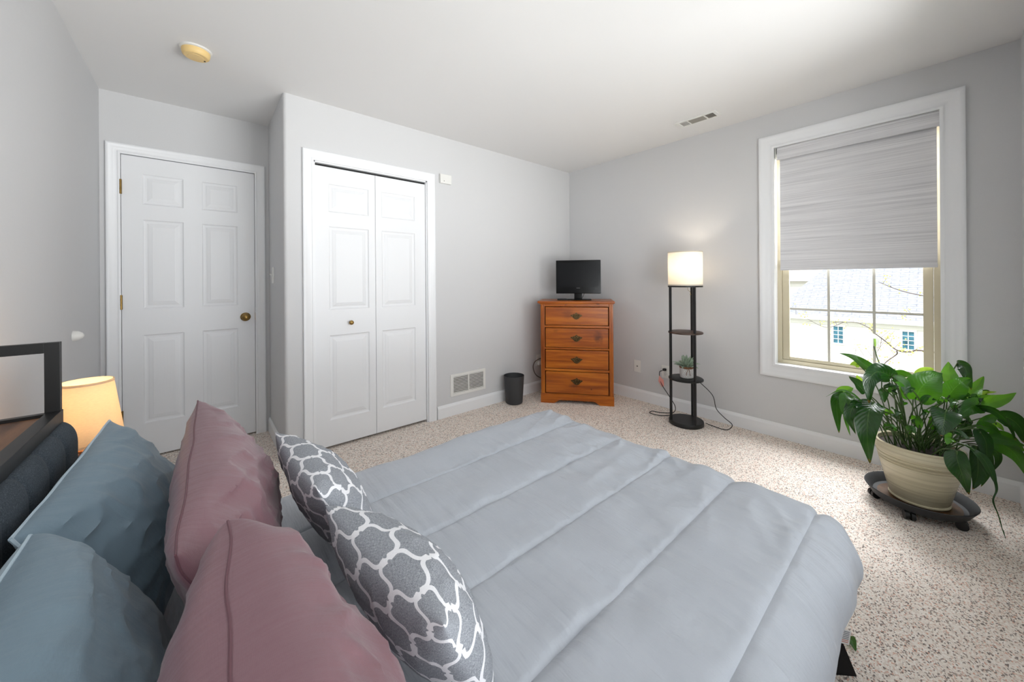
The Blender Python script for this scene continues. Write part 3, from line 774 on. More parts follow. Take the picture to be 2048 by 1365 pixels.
m.prism([(a[0], a[1] + .018, a[2] + .062), (a[0], a[1] + .026, a[2] + .010), (a[0] - .002, a[1] - .010, a[2] - .038), (a[0] - .004, a[1] - .030, a[2] - .024), (a[0] - .002, a[1] - .026, a[2] + .030)], (-.0012, 0, 0)); m.build('paper_tag', MT['pink_tag'], cd, smooth=False)

# little potted plant on the lower shelf
SX, SY, SZ = 3.040, 1.345, .378
so = thing('potted_succulent', 'small grey-green plant in a white dimpled pot on the lamp shelf', 'plant', (SX, SY, SZ))
n = 48; prof = [(0, 0), (.044, 0), (.050, .004), (.0525, .03), (.0535, .06), (.052, .088), (.048, .092), (.046, .088), (.046, .074), (0, .074)]
P = np.zeros((n + 1, len(prof), 3)); U = np.zeros((n + 1, len(prof), 2))
for i in range(n + 1):
    a = 2 * PI * i / n
    for j, (r, h) in enumerate(prof): P[i, j] = (r * math.cos(a), r * math.sin(a), h); U[i, j] = (i / n * 13, h / .011 * .5)
grid_mesh('pot', P, MT['basket_pot'], so, U)
m = MB()
for z in (.083, .087, .091): m.lathe([(.0535, z - .002), (.0555, z), (.0535, z + .002), (.0515, z), (.0535, z - .002)], n=40)
bx, by = -.042, -.036
for s in (-1, 1): m.tube(smooth_path([(bx, by, .087), (bx - .012 + s * .012, by - s * .014, .098), (bx - .012 + s * .022, by - s * .026, .088), (bx - .006 + s * .008, by - s * .008, .083), (bx, by, .086)], 6), .002, 6)
for s in (-1, 1): m.tube(smooth_path([(bx, by, .086), (bx - .010 + s * .004, by - s * .008, .06), (bx - .010 + s * .007, by - s * .012, .03)], 5), .0018, 6)
m.build('twine_bow', MT['twine'], so)
random.seed(11)
def succ_leaf(L, w):
    prof = []
    P = np.zeros((9, 5, 3))
    for i in range(9):
        s = i / 8; ww = w * (math.sin(PI * min(1, s * .92 + .10)) ** .8)
        for j in range(5):
            x = (j - 2) / 2; P[i, j] = (L * s, x * ww, .010 * math.sin(PI * s) - abs(x) ** 2 * ww * .35 * -1)
    return P
for k in range(30):
    a = random.uniform(0, 2 * PI); el = random.choice([.25, .5, .8, 1.1, 1.3]) + random.uniform(-.15, .15)
    P = succ_leaf(random.uniform(.075, .112), random.uniform(.013, .018))
    R = np.array((Matrix.Rotation(a, 3, 'Z') @ Matrix.Rotation(-el, 3, 'Y') @ Matrix.Rotation(random.uniform(-.6, .6), 3, 'X')))
    st = np.array([.018 * math.cos(a), .018 * math.sin(a), .080 + random.uniform(0, .02)])
    grid_mesh('leaf', P @ R.T + st, MT['succ'], so)

# ------------------------------------------------------------------ waste bin
wb = MB().lathe([(0, 0), (.070, 0), (.079, .005), (.083, .015), (.0985, .262), (.099, .268), (.096, .268), (.081, .020), (0, .012)], n=64).build('waste_bin', MT['bin'])
wb.location = (2.302, 2.672, 0); tag(wb, 'round charcoal plastic waste bin by the wall vent', 'bin')

# ------------------------------------------------------------------ nightstand and table lamp
NX, NY, NZ = -.362, 1.87, .600
ns = thing('nightstand', 'honey wood nightstand behind the far end of the headboard', 'nightstand', (NX, NY, 0))
MB().box(-.115, .118, -.20, .20, NZ - .022, NZ, .004).build('top', MT['stand_wood'], ns)
m = MB(); m.box(-.11, .10, -.185, .185, NZ - .20, NZ - .022, .002); m.build('case', MT['stand_wood'], ns)
MB().box(.100, .110, -.175, .175, NZ - .185, NZ - .035, .003).build('drawer', MT['stand_wood'], ns)
for x in (-.09, .08):
    for y in (-.165, .165): MB().box(x - .018, x + .018, y - .018, y + .018, 0, NZ - .20, .002).build('leg', MT['stand_wood'], ns)
tl = thing('table_lamp', 'lit table lamp with tapered linen shade on the nightstand', 'lamp', (-.293, 1.845, NZ))
MB().lathe([(0, 0), (.046, 0), (.047, .006), (.044, .012), (.022, .018), (.016, .026), (.018, .036), (.030, .040), (.058, .046), (.062, .052), (.058, .056), (0, .058)], n=40).build('base', MT['stand_wood'], tl)
MB().lathe([(0, .056), (.020, .056), (.017, .085), (0, .085)], n=20).build('socket', MT['black_matte'], tl)
MB().lathe([(0, .085), (.011, .085), (.014, .10), (.026, .13), (.028, .145), (.02, .168), (0, .175)], n=24).build('bulb', MT['bulb_small'], tl)
b0, b1, h0, h1 = .088, .063, .068, .262
o = MB().lathe([(b0 - .0015, h0), (b0, h0), (b1, h1), (b1 - .0015, h1), (b0 - .0015, h0)], n=64).build('lamp_shade', MT['shade_linen'], tl)
for r, h in ((b0, h0), (b1, h1)): MB().lathe([(r - .003, h - .0035), (r + .001, h - .0035), (r + .001, h + .0035), (r - .003, h + .0035), (r - .003, h - .0035)], n=64).build('shade_rim', MT['shade_linen'], o)
light('table_lamp_bulb', 'POINT', (-.293, 1.845, NZ + .222), .20, (1, .80, .56), shadow_soft_size=.03)

# ------------------------------------------------------------------ bed
BY0, BY1, BX0, BX1, MZ = .250, 1.400, -.240, 1.415, .402
bed = thing('bed', 'dark fabric bed frame with padded shelf headboard under the blue-grey comforter', 'bed', (.58, .82, 0))
OB = (.58, .82, 0)
m = MB(OB); m.box(BX0, BX1, BY0, BY0 + .04, .12, .29, .012); m.box(BX0, BX1, BY1 - .04, BY1, .12, .29, .012); m.box(BX1 - .04, BX1, BY0 + .04, BY1 - .04, .12, .29, .012); m.build('side_rail', MT['frame_fabric'], bed)
m = MB(OB); m.box(BX0 + .04, BX1 - .04, BY0 + .04, BY1 - .04, .17, .20); m.build('slat_base', MT['dark_wood'], bed, smooth=False)
for x in (-.20, BX1 - .028):
    for y in (BY0 + .026, BY1 - .026):
        MB(OB).lathe([(0, 0), (.022, 0), (.028, .12), (0, .12)], (x, y, 0), n=24).build('leg', MT['frame_fabric'], bed)
m = MB(OB); m.box(BX0 + .01, BX1 - .01, BY0 + .01, BY1 - .01, .205, MZ, .05); m.build('mattress', MT['sheet'], bed)
# a loose dark cloth flap at the foot corner
m = MB(OB); m.prism([(1.418, .222, .225), (1.425, .219, .0), (1.482, .160, .0)], (.004, .004, 0)); m.build('corner_flap', MT['flap'], bed, smooth=False)
# headboard: padded channels in front, metal framed shelf behind
HX, HY0, HY1, HZ = -.281, .14, 1.492, .832
nz_, ny_ = 26, 241
P = np.zeros((ny_, nz_, 3)); chan = .122
for i in range(ny_):
    y = HY0 + (HY1 - HY0) * i / (ny_ - 1)
    dch = abs(((HY1 - y) / chan + .5) % 1 - .5) * chan      # distance to a channel seam
    puff = 1 - math.exp(-dch / .010)
    e = min(y - HY0, HY1 - y) / .030; edge = math.sqrt(max(0, 1 - (1 - min(1, e)) ** 2))
    for j in range(nz_):
        s = j / (nz_ - 1)
        if s < .6: z = .22 + (HZ - .055 - .22) * s / .6; x = .034
        else:
            a = (s - .6) / .4 * PI / 2; z = HZ - .055 + .055 * math.sin(a); x = .034 * math.cos(a) ** .8 if math.cos(a) > 1e-6 else 0
        P[i, j] = (HX + x * (.25 + .75 * edge) * (.80 + .20 * puff) - OB[0], y - OB[1], z - .003 * (1 - puff))
pd = grid_mesh('headboard_pad', P, MT['linen'], bed)
sd = pd.modifiers.new('back', 'SOLIDIFY'); sd.thickness = .012; sd.offset = -1
MB(OB).box(XH + .012, HX, HY0 + .01, HY1 - .004, .20, .815, .004).build('headboard_body', MT['frame_fabric'], bed)
m = MB(OB); m.box(HX - .022, HX + .004, HY0, HY1 + .002, .828, .862, .0015); m.build('shelf_rail', MT['black_metal'], bed)
MB(OB).box(XH + .010, HX - .022, HY0, HY1 - .018, .836, .852, .001).build('shelf_board', MT['walnut'], bed, smooth=False)
for y in (HY1 - .016, HY0):
    m = MB(OB); x0, x1 = XH + .008, HX + .002; z0, z1 = .852, 1.040
    m.box(x1 - .026, x1, y, y + .018, .828, z1, .001); m.box(x0, x0 + .026, y, y + .018, .828, z1, .001)
    m.box(x0 + .026, x1 - .026, y, y + .018, z1 - .026, z1, .001); m.box(x0 + .026, x1 - .026, y, y + .018, z0 - .002, z0 + .007)
    m.build('end_frame', MT['black_metal'], bed)

# ------------------------------------------------------------------ comforter: a sheet draped over a rounded box
X1o, Y0o, Y1o, R = 1.535, .150, 1.505, .125
ZT = .470
SEAMS = [1.205, .945, .715, .480, .245]
na, nb = 330, 330
a0, a1 = -.14, X1o - R + R * PI / 2 + .12
b0, b1 = Y0o + R - R * PI / 2 - .14, Y1o - R + R * PI / 2 + .20
av = np.linspace(a0, a1, na); bv = np.linspace(b0, b1, nb)
P = np.zeros((na, nb, 3))
for i, a in enumerate(av):
    for j, b in enumerate(bv):
        cx = min(a, X1o - R); cy = min(max(b, Y0o + R), Y1o - R)
        dx, dy = a - cx, b - cy; d = math.hypot(dx, dy)
        near = min(abs(b - s) for s in SEAMS)
        puff = .008 * (1 - math.exp(-near / .05)) - .005 * math.exp(-(near / .006) ** 2)
        # puckers run away from each seam and fade out
        puck = noise.noise(Vector((a * 34, b * 3.5, 1.7))) * .0135 * math.exp(-near / .055) * (.45 + .55 * min(1, max(0, (a - .2) / 1.0)))
        puck += noise.noise(Vector((a * 8 + b * 3, b * 6 - a * 2, 4.1))) * .0085 + noise.noise(Vector((a * 2.4, b * 2.1, 9.1))) * .008
        # long soft folds toward the foot
        ft = min(1, max(0, (a - .9) / .6)); puck += noise.noise(Vector((a * 5, b * 15, 2.2))) * .0085 * ft + max(0, .25 - abs(noise.noise(Vector((a * 3.2 + b * 2.5, b * 7 - a * 4, 6.2))))) * .030 * ft
        puck *= 1 - .8 * math.exp(-(near / .016) ** 2)
        hgt = puff + puck
        if d < 1e-9:
            p = Vector((a, b, ZT + hgt))
        else:
            n = Vector((dx / d, dy / d, 0)); corner = min(abs(dx), abs(dy)) / max(abs(dx), abs(dy), 1e-9)
            if d < R * PI / 2:
                th = d / R; hr = R * math.sin(th); dz = R * (1 - math.cos(th)); nn = n * math.sin(th) + Vector((0, 0, math.cos(th)))
            else:
                e = d - R * PI / 2; e = min(e, .13 + .03 * corner); hr = R - e * .34; dz = R + e * .97; nn = n
                fold = noise.noise(Vector((cx * 9 + dx * 4, cy * 9 + dy * 4, 7.7))) * .016 * min(1, e / .10)
                hr += fold
            p = Vector((cx, cy, ZT)) + n * hr - Vector((0, 0, dz)) + nn * hgt
        # comforter sinks a little behind, under the pillows
        p.z -= .012 * max(0, min(1, (.45 - p.x) / .5))
        P[i, j] = p
org = np.array([.7, .82, .25])
cf = grid_mesh('comforter', P - org, MT['comforter']); cf.location = org
sd = cf.modifiers.new('thick', 'SOLIDIFY'); sd.thickness = .016; sd.offset = -1
tag(cf, 'grey-blue quilted comforter with long stitched seams spread over the bed', 'comforter')
# care label sewn at the hem of the foot corner
def hem_label():
    TL, TR, BR, BL = (Vector(p) for p in ((1.369, .185, .199), (1.396, .162, .189), (1.390, .166, .150), (1.374, .180, .167)))
    BL = TL + (BR - TR); nn = (TR - TL).cross(BL - TL).normalized(); o3 = Vector(org)
    def q(u, v, h=0): return tuple(TL + (TR - TL) * u + (BL - TL) * v + nn * h - o3)
    m = MB(); m.prism([q(0, 0), q(1, 0), q(1, 1), q(0, 1)], nn * .0008)
    lb = m.build('care_label', MT['paper'], cf, smooth=False)
    m = MB(); m2 = MB()
    for k in range(7):
        v0 = .10 + k * .12; mm = m2 if k in (5, 6) else m
        for hh in (-.0004, .0012): mm.poly([q(.12, v0, hh), q(.88, v0, hh), q(.88, v0 + .05, hh), q(.12, v0 + .05, hh)], [(0, 1, 2, 3)])
    m.build('print', MT['ink'], lb, smooth=False); m2.build('print', MT['ink_red'], lb, smooth=False)
hem_label()

# ------------------------------------------------------------------ pillows
def pillow(w, h, t, seed, wr=1.0, n=84, mm=64, bow=.0, pw=.36, fat=1.0, rnd=.28, bk=.62):
    """front and back (nu, nv, 3) grids: x across, z up (0 at the bottom), -y front"""
    us = np.sin(np.linspace(-1, 1, n) * PI / 2); vs = np.sin(np.linspace(-1, 1, mm) * PI / 2)
    F = np.zeros((n, mm, 3)); B = F.copy()
    for i, u in enumerate(us):
        for j, v in enumerate(vs):
            x = w / 2 * u * (1 - bow * (1 - v * v)) * math.sqrt(1 - rnd * v * v / 2); z = h / 2 * v * (1 - bow * (1 - u * u)) * math.sqrt(1 - rnd * u * u / 2)
            th = t / 2 * ((1 - u * u) * (1 - v * v)) ** pw
            eu, ev = 1 - abs(u), 1 - abs(v); inn = min(1, min(eu, ev) * 6)
            for G, s, sg in ((F, -1, 0), (B, 1, 31)):
                q = seed + sg
                wk = math.exp(-ev / .35) * noise.noise(Vector((u * 6, v * 1.6, q))) + math.exp(-eu / .3) * noise.noise(Vector((v * 5.5, u * 1.5, q + 3)))
                k1 = 1 - abs(noise.noise(Vector((u * 3.2 + v * 1.8, v * 3.4 - u * 1.2, q + 8)))) * 2
                lo = noise.noise(Vector((u * 1.7, v * 1.7, q + 5)))
                dy = wr * inn * (.0065 * wk + .006 * max(0, k1) ** 3 + .012 * lo)
                wig = .004 * wr * noise.noise(Vector((u * 3, v * 3, seed + 11)))
                G[i, j] = (x, s * (th + dy) * (1.10 if s < 0 else bk) + wig, z + h / 2)
    return F, B, us, vs
def place(A, B, tilt, h):
    """A, B: the far and near ends of the top seam; the pillow leans back by tilt. local -y faces the foot"""
    A, B = Vector(A), Vector(B); ex = (A - B).normalized()
    ez = Vector((-math.sin(tilt), 0, math.cos(tilt))); ez = (ez - ex * ez.dot(ex)).normalized()
    M = Matrix((ex, ez.cross(ex), ez)).transposed().to_4x4(); M.translation = (A + B) / 2 - ez * h
    return M
def join(F, B, fm, bm_, name, parent=None, uvs=None):
    n, k = F.shape[:2]; vs = F.reshape(-1, 3).tolist(); fs = []; mats = []
    idB = np.zeros((n, k), dtype=int)
    for i in range(n):
        for j in range(k):
            if i in (0, n - 1) or j in (0, k - 1): idB[i, j] = i * k + j
            else: idB[i, j] = len(vs); vs.append(B[i, j].tolist())
    for i in range(n - 1):
        for j in range(k - 1):
            fs.append((i * k + j, (i + 1) * k + j, (i + 1) * k + j + 1, i * k + j + 1)); mats.append(0)
            fs.append((idB[i, j], idB[i, j + 1], idB[i + 1, j + 1], idB[i + 1, j])); mats.append(1)
    me = bpy.data.meshes.new(name); me.from_pydata(vs, [], [tuple(int(q) for q in f) for f in fs])
    if uvs:
        L = me.uv_layers.new(name='UVMap')
        def arc(A): return np.concatenate([[0], np.cumsum(np.linalg.norm(np.diff(A, axis=0), axis=1))])
        su = arc(F[:, k // 2]); sv = arc(F[n // 2])
        q = 0
        for i in range(n - 1):
            for j in range(k - 1):
                for ij in ((i, j), (i + 1, j), (i + 1, j + 1), (i, j + 1)): L.data[q].uv = (su[ij[0]], sv[ij[1]]); q += 1
                # the print unfolds over the top seam onto the back
                for ij in ((i, j), (i, j + 1), (i + 1, j + 1), (i + 1, j)): L.data[q].uv = (su[ij[0]], 2 * sv[-1] - sv[ij[1]]); q += 1
    me.update()
    o = link_mesh(name, me, [fm] if fm == bm_ else [fm, bm_], parent, smooth=True)
    if fm != bm_:
        me.polygons.foreach_set('material_index', mats)
    return o
def seam_path(F, ts=1): 
    n, k = F.shape[:2]
    return [F[i, k - 1] for i in range(0, n, ts)], [F[0, j] for j in range(0, k, ts)], [F[n - 1, j] for j in range(0, k, ts)]
def edge_tube(F, r, mat, name, parent):
    m = MB()
    for pth in seam_path(F): m.tube([Vector(p) for p in pth], r, 6)
    return m.build(name, mat, parent)
def panel_mesh(name, G, mat, parent, flip):
    A = G if not flip else G[::-1]
    return grid_mesh(name, A, mat, parent)

def fit(d):
    h = (min(d['A'][2], d['B'][2]) - d['zb']) / math.cos(d['tilt']); w = (Vector(d['A']) - Vector(d['B'])).length
    return w, h
PB = [dict(A=(-.195, 1.485, .815), B=(-.231, .945, .792), zb=.488, t=.160, tilt=.46, seed=3, pw=.50, bk=.76, label='slate blue pillow nearest the table lamp, leaning on the headboard'),
      dict(A=(-.206, .925, .800), B=(-.218, .270, .790), zb=.488, t=.195, tilt=.39, seed=17, pw=.34, bk=.66, label='slate blue pillow filling the bottom left corner of the photo')]
for d in PB:
    w, h = fit(d)
    e = thing('bed_pillow', d['label'], 'pillow', group='slate blue pillows against the headboard')
    e.matrix_world = place(d['A'], d['B'], d['tilt'], h)
    F, B, us, vs = pillow(w, h, d['t'], d['seed'], .8, bow=.03, rnd=.04, pw=d['pw'], bk=d['bk'])
    panel_mesh('front_panel', F, MT['slate'], e, False)
    p = panel_mesh('back_panel', B, MT['pale'], e, True); tag(p, 'pale blue back of the pillow')
    s = edge_tube(F, .0028, MT['pale'], 'piping', e); tag(s, 'pale blue piping')
PM = [dict(A=(-.010, 1.400, .850), B=(-.030, .690, .812), zb=.490, t=.188, tilt=.31, seed=41, pw=.46, bk=.66, label='mauve satin pillow on the far side of the bed, by the door'),
      dict(A=(.027, .668, .850), B=(.005, .110, .836), zb=.490, t=.215, tilt=.20, seed=57, pw=.31, bk=.80, label='mauve satin pillow at the near edge of the photo, bottom left of centre')]
for d in PM:
    w, h = fit(d)
    e = thing('bed_pillow', d['label'], 'pillow', group='mauve pillows in front of the blue ones')
    e.matrix_world = place(d['A'], d['B'], d['tilt'], h)
    F, B, us, vs = pillow(w, h, d['t'], d['seed'], 1.3, bow=.03, rnd=.04, pw=d['pw'], bk=d['bk'])
    join(F, B, MT['mauve'], MT['mauve'], 'pillow_body', e)
    edge_tube(F, .0018, MT['mauve_seam'], 'seam', e)
PC = [dict(A=(.160, 1.245, .756), B=(.180, .838, .760), zb=.494, t=.145, tilt=.50, seed=71, label='grey trellis print cushion on the far side, nearer the closet'),
      dict(A=(.189, .806, .738), B=(.249, .440, .722), zb=.494, t=.16, tilt=.48, seed=83, label='larger looking grey trellis print cushion nearest the viewer, touching the front mauve pillow')]
for d in PC:
    w, h = fit(d)
    F, B, us, vs = pillow(w, h, d['t'], d['seed'], .55, bow=.015, pw=.50, rnd=.0, bk=.70)
    o = join(F, B, MT['trellis'], MT['trellis'], 'throw_cushion', None, True)
    o.matrix_world = place(d['A'], d['B'], d['tilt'], h)
    tag(o, d['label'], 'cushion', 'trellis print cushions')

# ------------------------------------------------------------------ peace lily in a planter on a wheeled saucer
PX, PY = 2.802, .066
cad = thing('plant_caddy', 'dark plastic saucer on casters under the big planter', 'plant caddy', (PX - .005, PY + .002, 0))
MB().lathe([(0, .048), (.150, .048), (.165, .052), (.192, .088), (.197, .090), (.199, .087), (.172, .044), (.155, .038), (0, .038)], n=72).build('tray', MT['tray'], cad)
MB().lathe([(0, .0484), (.149, .0484), (.149, .0495), (0, .0495)], n=48).build('water_stain', MT['stain'], cad)
for k in range(5):
    a = math.radians(98.6 + 72 * k); x, y = .158 * math.cos(a), .158 * math.sin(a)
    t_ = Vector((-math.sin(a + .5), math.cos(a + .5), 0))
    m = MB(); c = Vector((x, y, .0215))
    for s in (-1, 1): m.cyl(c + t_ * (s * .004), c + t_ * (s * .019), .0215, 20)
    m.cyl(c - t_ * .005, c + t_ * .005, .009, 10); m.cyl((x, y, .02), (x, y, .045), .008, 10)
    m.build('caster', MT['caster'], cad)
pl = thing('peace_lily', 'large leafy green peace lily in a cream planter by the window', 'potted plant', (PX, PY, .0515))
MB().lathe([(0, 0), (.104, 0), (.109, .004), (.110, .010), (.1045, .014), (.108, .019), (.1475, .188), (.1435, .192), (.1485, .196), (.1515, .203), (.1470, .207), (.1520, .211), (.1545, .219), (.1500, .223), (.154, .228),
            (.160, .238), (.161, .247), (.159, .260), (.155, .272), (.1590, .277), (.1600, .283), (.155, .287), (.148, .282), (.146, .262), (0, .262)], n=80).build('planter', MT['planter'], pl)
m = MB(); m.lathe([(0, .264), (.06, .268), (.146, .262)], n=40); m.build('soil', MT['soil'], pl)
